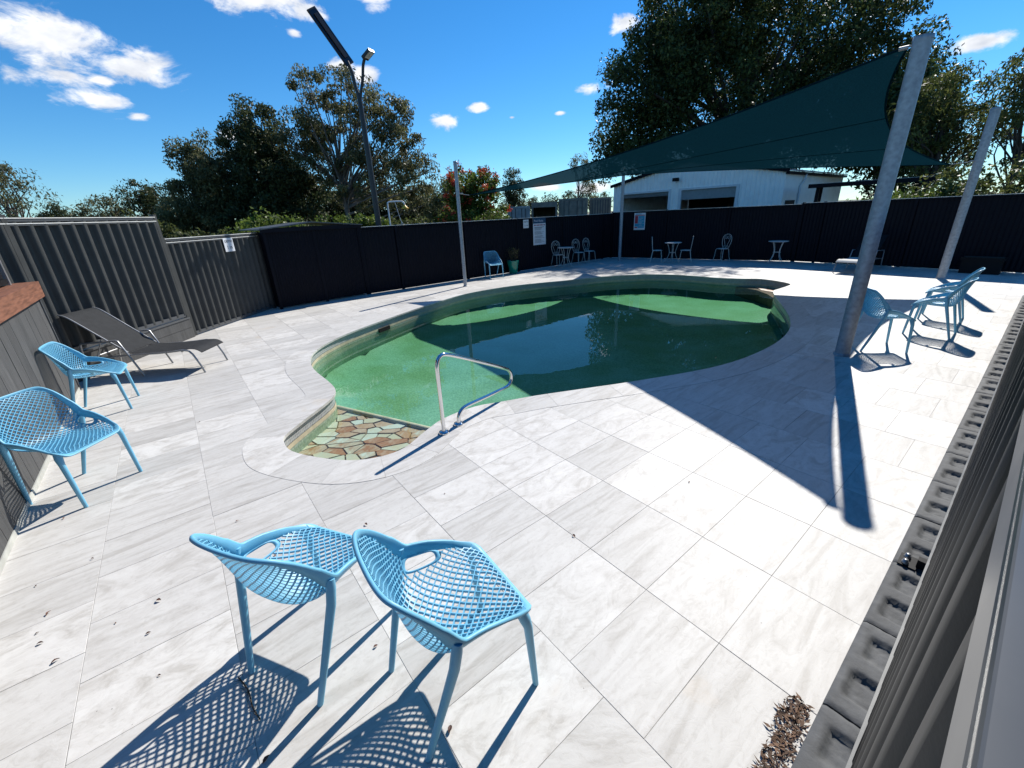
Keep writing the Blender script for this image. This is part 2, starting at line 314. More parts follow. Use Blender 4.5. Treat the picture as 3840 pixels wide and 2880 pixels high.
def fabric_material():
    m, nt, bs, out = newmat('dark_green_shade_cloth'); N, L = nt.nodes, nt.links; N.remove(bs)
    tc = N.new('ShaderNodeTexCoord'); nz = N.new('ShaderNodeTexNoise'); nz.inputs['Scale'].default_value = 70; nz.inputs['Detail'].default_value = 3; L.new(tc.outputs['Object'], nz.inputs['Vector'])
    rp = N.new('ShaderNodeValToRGB'); e = rp.color_ramp.elements; e[0].position = .35; e[0].color = (.0025, .018, .028, 1); e[1].position = .65; e[1].color = (.005, .032, .046, 1); L.new(nz.outputs['Fac'], rp.inputs[0])
    df = N.new('ShaderNodeBsdfDiffuse'); L.new(rp.outputs[0], df.inputs[0]); tl = N.new('ShaderNodeBsdfTranslucent'); L.new(rp.outputs[0], tl.inputs[0])
    mx = N.new('ShaderNodeMixShader'); mx.inputs[0].default_value = .35; L.new(df.outputs[0], mx.inputs[1]); L.new(tl.outputs[0], mx.inputs[2])
    tp = N.new('ShaderNodeBsdfTransparent'); m2 = N.new('ShaderNodeMixShader'); m2.inputs[0].default_value = .032; L.new(mx.outputs[0], m2.inputs[1]); L.new(tp.outputs[0], m2.inputs[2]); L.new(m2.outputs[0], out.inputs['Surface'])
    return m
M['fabric'] = fabric_material()
def leaf_material(name, dark, light, trans=.35):
    m, nt, bs, out = newmat(name); N, L = nt.nodes, nt.links
    ge = N.new('ShaderNodeNewGeometry'); rp = N.new('ShaderNodeValToRGB'); e = rp.color_ramp.elements; e[0].color = dark+(1,); e[1].color = light+(1,)
    L.new(ge.outputs['Random Per Island'], rp.inputs[0]); tc = N.new('ShaderNodeTexCoord'); nz = N.new('ShaderNodeTexNoise'); nz.inputs['Scale'].default_value = .9; nz.inputs['Detail'].default_value = 3; L.new(tc.outputs['Object'], nz.inputs['Vector']); vr = N.new('ShaderNodeMapRange'); vr.inputs['From Min'].default_value = .3; vr.inputs['From Max'].default_value = .7; vr.inputs['To Min'].default_value = .55; vr.inputs['To Max'].default_value = 1.6; L.new(nz.outputs['Fac'], vr.inputs['Value']); hv = N.new('ShaderNodeHueSaturation'); L.new(vr.outputs[0], hv.inputs['Value']); L.new(rp.outputs[0], hv.inputs['Color']); rp = hv
    L.new(rp.outputs[0], bs.inputs['Base Color']); bs.inputs['Roughness'].default_value = .5; bs.inputs['Specular IOR Level'].default_value = .28
    tl = N.new('ShaderNodeBsdfTranslucent'); L.new(rp.outputs[0], tl.inputs[0]); mx = N.new('ShaderNodeMixShader'); mx.inputs[0].default_value = trans
    L.new(bs.outputs[0], mx.inputs[1]); L.new(tl.outputs[0], mx.inputs[2]); L.new(mx.outputs[0], out.inputs['Surface'])
    return m
M['leaf_dark'] = leaf_material('dark_green_leaves', (.022, .042, .014), (.095, .12, .035), .35)
M['leaf_gum'] = leaf_material('olive_gum_leaves', (.065, .075, .030), (.19, .18, .085), .42)
M['leaf_ever'] = leaf_material('deep_evergreen_leaves', (.028, .046, .018), (.09, .10, .04), .35)
M['leaf_fresh'] = leaf_material('fresh_green_leaves', (.04, .07, .012), (.15, .20, .035), .4)
M['leaf_olive'] = leaf_material('yellow_olive_leaves', (.045, .062, .018), (.14, .155, .045), .38)
M['blossom'] = leaf_material('orange_red_blossom', (.35, .03, .015), (.62, .10, .05), .3)

# ------------------------------------------------------------------ plan of the place (metres; camera stands at the origin)
TH = math.radians(37.858); E1 = np.array([math.cos(TH), math.sin(TH)]); E2 = np.array([math.sin(TH), -math.cos(TH)])
GO = np.array([-0.0398, 1.6213])
POOL = [(-2.29, 3.65), (-2.22, 3.49), (-2.07, 3.33), (-1.78, 3.20), (-1.45, 3.12), (-1.19, 3.16), (-1.00, 3.30), (-0.87, 3.58), (-0.72, 3.85), (-0.42, 4.10), (-0.08, 4.21), (0.28, 4.32), (0.83, 4.45),
        (1.53, 4.62), (2.50, 4.91), (3.21, 5.27), (3.92, 5.80), (4.47, 6.36), (4.87, 6.92), (5.23, 7.57), (5.61, 8.38), (5.98, 9.2), (6.26, 9.70), (6.54, 9.93), (6.90, 10.2), (7.14, 10.45), (7.16, 10.85), (6.96, 11.42),
        (6.49, 11.66), (6.00, 12.0), (5.55, 12.55), (5.04, 13.0), (4.37, 13.28), (3.35, 13.28), (2.51, 13.07), (1.82, 12.83), (0.92, 12.57), (0.05, 12.22), (-0.77, 11.64), (-1.32, 11.06), (-1.92, 10.06), (-2.30, 9.32),
        (-2.98, 7.80), (-3.19, 7.06), (-3.21, 6.48), (-3.08, 6.03), (-2.84, 5.60), (-2.36, 5.0), (-2.20, 4.72), (-2.18, 4.45), (-2.25, 4.0)]
OUT = np.array(catmull(POOL, 4, True)); NP_ = len(OUT)
def offset_poly(P, d, sm=3):
    t = np.roll(P, -1, 0)-np.roll(P, 1, 0); t /= np.linalg.norm(t, axis=1)[:, None]; n = np.stack([t[:, 1], -t[:, 0]], 1)
    for _ in range(sm): n = (np.roll(n, 1, 0)+2*n+np.roll(n, -1, 0)); n /= np.linalg.norm(n, axis=1)[:, None]
    return P+n*d
def area(P): return .5*np.sum(P[:, 0]*np.roll(P[:, 1], -1)-np.roll(P[:, 0], -1)*P[:, 1])
if area(OUT) < 0: OUT = OUT[::-1].copy()
COPO = offset_poly(OUT, .33, 6)
def inside(P, q):
    x, y = q; xs, ys = P[:, 0], P[:, 1]; x2, y2 = np.roll(xs, -1), np.roll(ys, -1)
    c = ((ys > y) != (y2 > y)); xi = xs+(y-ys)/np.where(y2 == ys, 1e-9, y2-ys)*(x2-xs)
    return bool(np.count_nonzero(c & (x < xi)) % 2)
DECK = np.array([(-1.55, -1.30), (13.25, 10.20), (9.95, 14.75), (4.55, 18.85), (-3.95, 12.1), (-5.55, 10.45), (-6.05, 10.45), (-6.24, 7.94), (-6.2, 5.0), (-5.9, 5.3), (-1.9, 0.33)])
def cdt_fill(outer, hole, test):
    vs = [Vector(p) for p in outer]+[Vector(p) for p in hole]; n, k = len(outer), len(hole)
    es = [(i, (i+1) % n) for i in range(n)]+[(n+i, n+(i+1) % k) for i in range(k)]
    v, e, f, *_ = delaunay_2d_cdt(vs, es, [], 0, 1e-5)
    fs = [q for q in f if test(sum((np.array(v[i]) for i in q))/len(q))]
    return [tuple(p) for p in v], fs

# ------------------------------------------------------------------ ground, deck, tiles, coping
def build_ground():
    big = [(-900, -900), (900, -900), (900, 900), (-900, 900)]
    v, f = cdt_fill(big, DECK, lambda c: not inside(DECK, c))
    mb = MB(); mb.add([(p[0], p[1], -.06) for p in v], f); tag(mb.build('ground', M['dirt']), 'dry grassy ground beyond the pool fences', kind='structure')
    v, f = cdt_fill(DECK, OUT, lambda c: inside(DECK, c) and not inside(OUT, c))
    mb = MB(); mb.add([(p[0], p[1], -.0020) for p in v], f)
    return tag(mb.build('pool_deck', M['grout']), 'pale grey tiled deck round the swimming pool', kind='structure')
deck = build_ground()
def in_view(x, y, z=0.):
    d = Vector((x, y, z-CAMH)); w = d.dot(FW)
    if w < .05: return False
    u, v = d.dot(RT)/w*.40416, d.dot(UP)/w*.40416
    return abs(u) < .52 and abs(v) < .40
def build_tiles():
    L, Wd, G = .6, .4, .0012
    mb = MB(); a, b = L/2-G, Wd/2-G; q = .0008
    top = [(-a+q, -b+q, 0), (a-q, -b+q, 0), (a-q, b-q, 0), (-a+q, b-q, 0)]; lo = [(-a, -b, -q), (a, -b, -q), (a, b, -q), (-a, b, -q)]; bt = [(x, y, -.02) for x, y, _ in lo]
    mb.add(top+lo+bt, [(0, 1, 2, 3)]+[(i, (i+1) % 4, (i+1) % 4+o, i+o)[::-1] for o, s in ((4, 0),) for i in range(4)]+[(4+i, 4+(i+1) % 4, 8+(i+1) % 4, 8+i)[::-1] for i in range(4)])
    full = mb.mesh('tile', M['tile'])
    rows = {}; rr = random.Random(3); tiles = []
    ang = math.atan2(E1[1], E1[0])
    cpoly = COPO; cmin, cmax = cpoly.min(0), cpoly.max(0)
    for i in range(-12, 45):
        off = 0. if 0 <= i <= 4 else (.2 if i % 2 else 0.)
        for j in range(-50, 45):
            c = GO+E1*(i+.5)*L+E2*((j+.5)*Wd+off)
            cor = [c+E1*sx*a+E2*sy*b for sx, sy in ((-1, -1), (1, -1), (1, 1), (-1, 1))]
            if not any(inside(DECK, k) for k in cor+[c]): continue
            near = (cmin-.5 < c).all() and (c < cmax+.5).all()
            ins = [inside(cpoly, k) for k in cor+[c]] if near else [False]*5
            if all(ins): continue
            cut = False
            if near:
                d = np.abs(np.linalg.norm(cpoly-c, axis=1)).min(); cut = d < .37
            tiles.append((c, cor, cut))
    tiles.sort(key=lambda t: float(np.linalg.norm(t[0])) if in_view(*t[0]) else 99.)
    rest = MB(); rz = ang; count = 0
    for c, cor, cut in tiles:
        zj = rr.uniform(-.0006, .0006)
        if cut:
            q4 = [Vector((*((np.array(k)-c)@np.stack([E1, -E2], 1)),)) for k in cor]
            loc = [Vector((*((p-c)@np.stack([E1, -E2], 1)),)) for p in cpoly]
            idx = [k for k in range(len(cpoly)) if np.linalg.norm(cpoly[k]-c) < .62 or np.linalg.norm(cpoly[(k+1) % len(cpoly)]-c) < .62]
            vs = list(q4); es = [(0, 1), (1, 2), (2, 3), (3, 0)]
            for k in idx: vs += [loc[k], loc[(k+1) % len(cpoly)]]; es.append((len(vs)-2, len(vs)-1))
            v, e, f, *_ = delaunay_2d_cdt(vs, es, [], 0, 1e-4)
            keep = []
            for t in f:
                m = sum((v[k] for k in t), Vector((0, 0)))/3
                if abs(m.x) <= a and abs(m.y) <= b:
                    w = c+E1*m.x-E2*m.y
                    if not inside(cpoly, w): keep.append(tuple(t) if ((v[t[1]]-v[t[0]]).cross(v[t[2]]-v[t[0]])) > 0 else tuple(t)[::-1])
            if not keep: continue
            pts = [(p.x, p.y, 0.) for p in v]; used = sorted({k for t in keep for k in t}); mp = {k: n for n, k in enumerate(used)}
            vs2 = [pts[k] for k in used]; fs2 = [tuple(mp[k] for k in t) for t in keep]
        else: vs2 = fs2 = None
        if count < 300 and in_view(*c):
            if vs2 is None: me = full
            else:
                t = MB(); t.add(vs2, fs2); me = t.mesh('tile', M['tile'])
            o = link('tile', me, deck); o.location = (c[0], c[1], zj); o.rotation_euler = (0, 0, rz); count += 1
        else:
            src = (vs2, fs2) if vs2 is not None else (top+lo, [(0, 1, 2, 3)]+[(i, (i+1) % 4, 4+(i+1) % 4, 4+i)[::-1] for i in range(4)])
            rest.add([((c+E1*x-E2*y)[0], (c+E1*x-E2*y)[1], z+zj) for x, y, z in src[0]], src[1])
    me = rest.mesh('tile_field', M['tile']); o = link('tile_field', me, deck); tag(o, kind='stuff')
build_tiles()
def build_coping():
    inn = offset_poly(OUT, -.015, 2); k = 5; N = NP_; rr = random.Random(9)
    i = 0
    while i < N:
        j = min(i+k, N); mb = MB(); idx = [q % N for q in range(i, j+1)]
        g = .0018
        A = [inn[q] for q in idx]; B = [COPO[q] for q in idx]
        A[0] = A[0]+(A[1]-A[0])*g/.1; B[0] = B[0]+(B[1]-B[0])*g/.1
        zt = .0025+rr.uniform(0, .0008); n = len(idx)
        vs = [(p[0], p[1], zt) for p in A]+[(p[0], p[1], zt) for p in B]+[(p[0], p[1], -.028) for p in A]+[(p[0], p[1], -.005) for p in B]
        fs = [(q, n+q, n+q+1, q+1) for q in range(n-1)]+[(q, q+1, 2*n+q+1, 2*n+q) for q in range(n-1)]+[(n+q+1, n+q, 3*n+q, 3*n+q+1) for q in range(n-1)]
        c = np.mean(A+B, axis=0); ca, sa = math.cos(-TH), math.sin(-TH)
        loc = [((x-c[0])*ca-(y-c[1])*sa, (x-c[0])*sa+(y-c[1])*ca, z) for x, y, z in vs]
        mb.add(loc, fs); o = mb.build('coping_tile', M['tile'], deck); o.location = (c[0], c[1], 0); o.rotation_euler = (0, 0, TH)
        i = j
build_coping()

# ------------------------------------------------------------------ pool
WZ = -.215
def build_pool():
    root = empty('swimming_pool', (2, 8, 0), 0, 'kidney shaped swimming pool shell with crazy paved entry steps', 'pool'); inv = Matrix.Translation((-2, -8, 0))
    W = offset_poly(OUT, .02, 2); N = len(W)
    def band(name, z0, z1, off, mat):
        P = offset_poly(OUT, off, 2); per = np.concatenate([[0], np.cumsum(np.linalg.norm(np.roll(P, -1, 0)-P, axis=1))])
        mb = MB(); mb.add([(p[0], p[1], z1) for p in P]+[(p[0], p[1], z0) for p in P], [(i, N+i, N+(i+1) % N, (i+1) % N)[::-1] for i in range(N)])
        me = mb.mesh(name, mat); uv = me.uv_layers.new(name='UVMap')
        for pi, poly in enumerate(me.polygons):
            for li in poly.loop_indices:
                vi = me.loops[li].vertex_index; k = vi % N; s = per[k] if not (pi == N-1 and k == 0) else per[N]
                uv.data[li].uv = (s, me.vertices[vi].co.z)
        return link(name, me, root, inv)
    band('waterline_mosaic', -.14, -.02, .014, M['mosaic'])
    band('cream_band', -.19, -.14, .010, M['cream'])
    band('pool_wall', -1.75, -.19, .012, M['pebble'])
    # floor: raised to its apparent depth, refraction put into the shape; rises at walls
    P = OUT; vs = [Vector(p) for p in offset_poly(OUT, .03, 2)]; es = [(i, (i+1) % N) for i in range(N)]
    xs = np.arange(-3.2, 7.4, .3); grid = [Vector((x, y)) for x in xs for y in np.arange(3.1, 13.4, .3) if inside(OUT, (x, y))]
    v, e, f, *_ = delaunay_2d_cdt(vs+grid, es, [], 0, 1e-4)
    f = [t for t in f if inside(OUT, sum((np.array(v[i]) for i in t))/3)]
    def fz(x, y):
        d = np.linalg.norm(P-np.array([x, y]), axis=1).min(); s = (x*.55+y*.83)   # distance along the pool's length
        dep = .60-.07*min(1, max(0, (s-4.5)/5.0)); return -(dep-(.10*max(0, 1-d/.4)**2))
    mb = MB(); mb.add([(p[0], p[1], fz(p[0], p[1])) for p in v], [tuple(t) for t in f], True); mb.build('pool_floor', M['pebble'], root, inv)
    # water body
    Q = offset_poly(OUT, .008, 2); mb = MB()
    v2, f2 = cdt_fill(Q, [], lambda c: inside(Q, c)) if False else (None, None)
    vv, ee, ff, *_ = delaunay_2d_cdt([Vector(p) for p in Q], [(i, (i+1) % N) for i in range(N)], [], 0, 1e-5)
    ff = [t for t in ff if inside(Q, sum((np.array(vv[i]) for i in t))/3)]; n = len(vv)
    def ccw(t): return tuple(t) if (vv[t[1]]-vv[t[0]]).cross(vv[t[2]]-vv[t[0]]) > 0 else tuple(t)[::-1]
    top = [ccw(t) for t in ff]
    mb.add([(p[0], p[1], WZ) for p in vv]+[(p[0], p[1], -1.9) for p in vv], top+[tuple(n+i for i in t[::-1]) for t in top]+[(i, (i+1) % N, n+(i+1) % N, n+i)[::-1] for i in range(N)])
    tag(mb.build('water', M['water']), 'still green water filling the swimming pool', kind='structure')
    # skimmer opening in the left wall
    mb = MB(); mb.box(-.17, .17, -.02, .02, -.225, -.15); sk = mb.build('skimmer', M['black'], root); i0 = int(np.argmin(np.linalg.norm(OUT-np.array([-2.55, 8.75]), axis=1)))
    t = OUT[(i0+2) % N]-OUT[i0-2]; sk.matrix_local = Matrix.Translation((OUT[i0][0]-2, OUT[i0][1]-8, 0)) @ Matrix.Rotation(math.atan2(t[1], t[0]), 4, 'Z')
    # crazy paved entry ledges
    def ledge(region, z, nst, seed):
        rr = random.Random(seed); R_ = np.array(region); mb = MB(); mb.prism([tuple(p) for p in R_], z-.5, z-.012); mb.build('entry_ledge', M['stone_joint'], root, inv)
        lo, hi = R_.min(0), R_.max(0); sites = []
        while len(sites) < nst:
            q = np.array([rr.uniform(lo[0], hi[0]), rr.uniform(lo[1], hi[1])])
            if inside(R_, q) and all(np.linalg.norm(q-s) > .085 for s in sites): sites.append(q)
        ax = np.array([[1.0, .35], [-.2, 1.75]]); big = [np.array(p) for p in [(lo[0]-1, lo[1]-1), (hi[0]+1, lo[1]-1), (hi[0]+1, hi[1]+1), (lo[0]-1, hi[1]+1)]]
        for i, s in enumerate(sites):
            poly = list(big)
            cl = []
            for k, o in enumerate(sites):
                if k != i: nn = ax.T @ (ax @ (o-s)); nn /= np.linalg.norm(nn); cl.append(((s+o)/2-nn*.008, nn))
            for c0, nrm in cl: poly = clip(poly, c0, nrm)
            # stay within the ledge (convex region)
            m = len(R_)
            for k in range(m):
                a, b = R_[k], R_[(k+1) % m]; e = (b-a)/np.linalg.norm(b-a); poly = clip(poly, a, np.array([e[1], -e[0]]))
            if len(poly) < 3: continue
            c = np.mean(poly, axis=0); mb = MB(); mb.prism([tuple(p-c) for p in poly], -.03, rr.uniform(-.003, .010))
            mb.build('flagstone', M['stone'], root, Matrix.Translation((c[0]-2, c[1]-8, z)))
    def clip(poly, c0, nrm):
        out = []
        for k in range(len(poly)):
            a, b = poly[k], poly[(k+1) % len(poly)]; da, db = (a-c0)@nrm, (b-c0)@nrm
            if da <= 0: out.append(a)
            if (da < 0) != (db < 0) and da != db: out.append(a+(b-a)*da/(da-db))
        return out
    ledge([(-2.32, 3.6), (-2.1, 3.28), (-1.5, 3.06), (-1.08, 3.12), (-.86, 3.50), (-.68, 4.02), (-2.28, 4.88), (-2.36, 4.5)], -.30, 78, 5)
    mb = MB(); mb.tube([(x, y, -.30) for x, y in catmull([(-2.30, 4.92), (-1.9, 4.70), (-1.4, 4.43), (-.9, 4.16), (-.64, 4.03)], 5)], .035, 8); mb.build('ledge_edge', M['cream'], root, inv)
    ledge([(6.45, 9.95), (6.62, 9.9), (7.2, 10.3), (7.2, 10.95), (7.0, 11.5), (6.42, 11.68), (6.66, 11.1), (6.6, 10.5)], -.215, 26, 6)
build_pool()

# ------------------------------------------------------------------ fences
def sheet(mb, L, z0, z1, pitch, amp, y=0., x0=0.):
    n = max(4, int(round(L/pitch))*10); xs = [x0+L*i/n for i in range(n+1)]
    def prof(x):
        s = math.sin(2*math.pi*(x-x0)/pitch); return y+amp*max(-1, min(1, 1.6*s))
    vs = [(x, prof(x), z) for z in (z0, z1) for x in xs]; k = n+1
    mb.add(vs, [(i, i+1, k+i+1, k+i) for i in range(n)], True)
def fence(name, pts, z0, z1, label, mat, side=1, pitch=.19, amp=.017, bay=2.37, joints=None, group='steel fences round the pool', railmat='fence', cap=.03, lips=1):
    p, q = pts; Mx = frame(p, q); root = empty(name, (p[0], p[1], 0), math.atan2(q[1]-p[1], q[0]-p[0]), label, 'fence', group)
    L = math.hypot(q[0]-p[0], q[1]-p[1]); js = joints or [min(L, i*bay) for i in range(int(math.ceil(L/bay-.05)))]+[L]
    for a, b in zip(js[:-1], js[1:]):
        if b-a < .15: continue
        mb = MB(); sheet(mb, b-a, z0+.03, z1-.03, pitch, amp, 0, a); mb.build('sheet', M[mat], root)
        mb = MB(); mb.box(a+.004, b-.004, -.028, .028, z1-.035, z1); mb.box(a+.004, b-.004, -.031, .031, z1-.085, z1-.068); mb.build('top_rail', M[railmat], root)
        for zl in ((z1+.002, z1-.064)[:lips]): mb = MB(); mb.box(a+.004, b-.004, -.036, .036, zl, zl+.011); mb.build('highlight_lip', M['rail_glare'], root)  # thin strips whose pale colour paints the sun highlight on the rail
        mb = MB(); mb.box(a+.004, b-.004, -.027, .027, z0, z0+.06); mb.build('bottom_rail', M[railmat], root)
    for a in js:
        mb = MB(); mb.box(a-.032, a+.032, -.034, .034, min(0, z0)-.05, z1+cap); mb.build('post', M[mat], root)
    return root
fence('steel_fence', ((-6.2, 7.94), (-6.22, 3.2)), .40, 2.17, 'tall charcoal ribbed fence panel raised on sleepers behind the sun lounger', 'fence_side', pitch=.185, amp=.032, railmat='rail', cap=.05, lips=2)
def retaining():
    root = empty('sleeper_wall', (-6.2, 5.57, 0), 0, 'low dark sleeper wall under the tall fence panel', 'wall')
    for k, (a, b) in enumerate(((0, .19), (.194, .36))):
        mb = MB(); mb.box(-.06, .07, -2.35, 2.34, a+.002, b); mb.build('sleeper', M['board'], root)
    mb = MB(); mb.box(-.07, .085, -2.35, 2.34, .362, .385); mb.build('cap_angle', M['rail'], root)
retaining()
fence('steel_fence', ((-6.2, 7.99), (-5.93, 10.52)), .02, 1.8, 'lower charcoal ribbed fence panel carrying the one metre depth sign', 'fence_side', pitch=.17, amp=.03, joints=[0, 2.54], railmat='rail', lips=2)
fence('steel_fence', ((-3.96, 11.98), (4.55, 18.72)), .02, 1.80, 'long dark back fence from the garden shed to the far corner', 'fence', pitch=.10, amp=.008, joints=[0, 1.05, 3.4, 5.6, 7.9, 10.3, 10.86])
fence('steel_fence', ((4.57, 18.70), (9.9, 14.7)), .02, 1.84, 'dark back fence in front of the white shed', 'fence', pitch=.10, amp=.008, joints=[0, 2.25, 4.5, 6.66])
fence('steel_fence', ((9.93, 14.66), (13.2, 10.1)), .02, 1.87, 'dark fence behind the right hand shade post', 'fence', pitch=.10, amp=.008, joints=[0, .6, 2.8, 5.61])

def shed_small():
    p, q = (-5.66, 10.30), (-3.98, 11.96); L = math.hypot(q[0]-p[0], q[1]-p[1])
    root = empty('garden_shed', (p[0], p[1], 0), math.atan2(q[1]-p[1], q[0]-p[0]), 'low dark steel garden shed with a gently pitched roof', 'shed')
    D = 1.5
    for a, b in ((.05, 1.14), (1.2, L-.05)):
        mb = MB(); sheet(mb, b-a, .04, 1.82, .065, .007, .0, a); mb.build('wall_sheet', M['fence'], root)
    for a in (0.02, 1.17, L-.02):
        mb = MB(); mb.box(a-.03, a+.03, -.022, .03, 0, 1.84); mb.build('corner_post', M['fence'], root)
    mb = MB(); sheet(mb, D, .04, 1.82, .065, .007, 0, 0); mb.build('side_sheet', M['fence'], root, Matrix.Translation((0, .02, 0)) @ Matrix.Rotation(math.pi/2, 4, 'Z'))
    mb = MB(); sheet(mb, D, .04, 1.82, .065, .007, 0, 0); mb.build('side_sheet', M['fence'], root, Matrix.Translation((L, .02, 0)) @ Matrix.Rotation(math.pi/2, 4, 'Z'))
    mb = MB(); e = .1; xs = [(-e, 1.86), (L*.48, 1.98), (L+e, 1.86)]
    for (x0, a), (x1, b) in zip(xs[:-1], xs[1:]):
        mb.add([(x0, -e, a), (x1, -e, b), (x1, D, b), (x0, D, a), (x0, -e, a+.025), (x1, -e, b+.025), (x1, D, b+.025), (x0, D, a+.025)], [(3, 2, 1, 0), (4, 5, 6, 7), (0, 1, 5, 4), (2, 3, 7, 6), (1, 2, 6, 5), (3, 0, 4, 7)])
    mb.build('roof', M['rail'], root)
    mb = MB(); mb.box(-.06, L+.06, -.075, -.045, 1.8, 1.9); mb.build('fascia', M['fence'], root)
shed_small()

# near fence right below the camera, on notched sleepers
NE = np.array([.7896, .6136]); NN = np.array([.6136, -.7896])
def nearpt(s, d): return NE*s+NN*d
def near_fence():
    o = nearpt(-.9, .04); q = nearpt(12.9, .04)
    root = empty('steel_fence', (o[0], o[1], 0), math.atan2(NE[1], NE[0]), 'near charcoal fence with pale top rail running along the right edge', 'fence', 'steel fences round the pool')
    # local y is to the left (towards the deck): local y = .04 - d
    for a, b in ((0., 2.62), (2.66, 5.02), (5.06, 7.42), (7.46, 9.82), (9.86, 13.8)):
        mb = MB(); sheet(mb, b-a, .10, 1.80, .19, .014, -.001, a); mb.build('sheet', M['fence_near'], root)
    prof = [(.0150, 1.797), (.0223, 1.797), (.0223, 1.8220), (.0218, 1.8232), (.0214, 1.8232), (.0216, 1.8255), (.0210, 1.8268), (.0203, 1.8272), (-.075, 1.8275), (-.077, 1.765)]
    for a, b in ((0., 2.638), (2.642, 13.8)):
        mb = MB(); n = len(prof); mb.add([(x, y, z) for x in (a, b) for y, z in prof], [(i, (i+1) % n, n+(i+1) % n, n+i) for i in range(n)]+[tuple(range(n)), tuple(range(n, 2*n))[::-1]]); mb.build('top_rail', M['rail_near'], root)
    mb = MB(); mb.box(0, 13.8, -.03, .022, .055, .115); mb.build('bottom_rail', M['rail'], root)
    for a in (2.64, 5.04, 7.44, 9.84):
        mb = MB(); mb.box(a-.03, a+.03, -.05, .012, 0, 1.76); mb.build('post', M['fence_near'], root)
near_fence()
def sleeper_mesh(seed):
    # block .555 long, .125 deep with two rounded hollows opening at the fence side
    rr = random.Random(seed); Lb, Db = .551, .150; nx, ny = 44, 12; mb = MB(); vs = []
    for j in range(ny+1):
        for i in range(nx+1):
            x, y = Lb*i/nx, Db*j/ny; z = 0.
            for c in (.16, .40):
                dx, dy = abs(x-c)/.075, max(0, (.052+.012*(c > .3))-y)/.02
                ins = max(dx, 0); k = 1-max(0, min(1, (ins-.78)/.3)); kk = 1-max(0, min(1, dy)); z = min(z, -.030*k*kk*(1-.25*rr.random()))
            e = min(x, Lb-x, ); z -= .008*max(0, 1-e/.014)
            z -= .010*max(0, 1-y/.02)**2; z += rr.uniform(-.0016, .0016); vs.append((x+rr.uniform(-.0015, .0015)*(0 < i < nx), y, z))
    k = nx+1; fs = [(j*k+i, j*k+i+1, (j+1)*k+i+1, (j+1)*k+i) for j in range(ny) for i in range(nx)]
    mb.add(vs, fs, True)
    b = [(0, 0), (Lb, 0), (Lb, Db), (0, Db)]
    mb.add([(i*Lb/nx, 0+.0, vs[i][2]) for i in range(nx+1)]+[(i*Lb/nx, 0, -.12) for i in range(nx+1)], [(i, k+i, k+i+1, i+1) for i in range(nx)])
    mb.add([(0, j*Db/ny, vs[j*k][2]) for j in range(ny+1)]+[(0, j*Db/ny, -.12) for j in range(ny+1)], [(j, j+1, ny+1+j+1, ny+1+j) for j in range(ny)])
    mb.add([(Lb, j*Db/ny, vs[j*k+nx][2]) for j in range(ny+1)]+[(Lb, j*Db/ny, -.12) for j in range(ny+1)], [(j, ny+1+j, ny+1+j+1, j+1) for j in range(ny)])
    return mb.mesh('sleeper', M['sleeper'])
def near_sleepers():
    s0 = -.63; o = nearpt(s0, -.104); root = empty('sleeper_edging', (o[0], o[1], 0), math.atan2(NE[1], NE[0]), 'charcoal edging sleepers with moulded hollows under the near fence', 'edging')
    ms = [sleeper_mesh(k) for k in range(4)]
    for k in range(24):
        c = link('sleeper', ms[k % 4], root); c.location = (k*.558+.002, 0, .055+RNG.uniform(-.003, .003)); c.scale = (1, -1, 1)
near_sleepers()
def bracket():
    o = nearpt(2.75, -.045); root = empty('hinge_bracket', (o[0], o[1], .058), math.atan2(NE[1], NE[0]), 'black bolted steel bracket on the edging sleeper', 'bracket')
    mb = MB(); mb.box(-.055, .055, -.035, .04, 0, .006); mb.build('plate', M['black'], root)
    mb = MB(); mb.box(-.02, .02, -.075, -.03, 0, .05); mb.build('lug', M['black'], root)
    for x in (-.03, .03):
        mb = MB(); mb.lathe([(0, .03), (.012, .03), (.012, .018), (.016, .016), (.016, .006)], 8, (x, .012, 0)); mb.build('bolt', M['alu'], root)
bracket()

# board clad wall with a brown timber cap on the left
def left_wall():
    p, q = (-5.82, 5.23), (-1.75, .14); L = math.hypot(q[0]-p[0], q[1]-p[1]); ang = math.atan2(q[1]-p[1], q[0]-p[0])
    root = empty('board_wall', (p[0], p[1], 0), ang, 'grey board clad wall with brown timber capping beside the blue chairs', 'wall')
    x = 0; rr = random.Random(4); w = .225      # local y positive is to the left of p->q: towards the deck
    while x < L:
        mb = MB(); mb.box(x+.003, x+w-.003, -.05+.0, .0+rr.uniform(-.002, .002), .05, 1.235); o = mb.build('board', M['board'], root); x += w
    mb = MB(); mb.box(.0, L, -.06, -.052, .0, 1.235); mb.build('backing', M['black'], root)
    mb = MB(); mb.box(0, L, -.05, .006, .0, .047); mb.build('plinth', M['concrete'], root)
    mb = MB(); mb.box(-.10, L, -.36, .05, 1.245, 1.43); mb.build('timber_cap', M['timber_cap'], root)
    mb = MB(); mb.box(-.02, .03, -.05, .012, .0, 1.236); mb.build('end_post', M['rail'], root)
    b = empty('balustrade', (p[0], p[1], 1.43), ang, 'black infill balustrade with a pale steel post on the timber cap', 'balustrade')
    mb = MB(); mb.box(.10, .16, -.22, -.14, 0, 1.1); mb.build('post', M['alu'], b)
    mb = MB(); mb.box(.18, L, -.20, -.17, .08, 1.05); mb.build('infill_panel', M['black'], b)
    mb = MB(); mb.box(.17, L, -.22, -.15, .02, .075); mb.build('bottom_rail', M['black'], b)
left_wall()

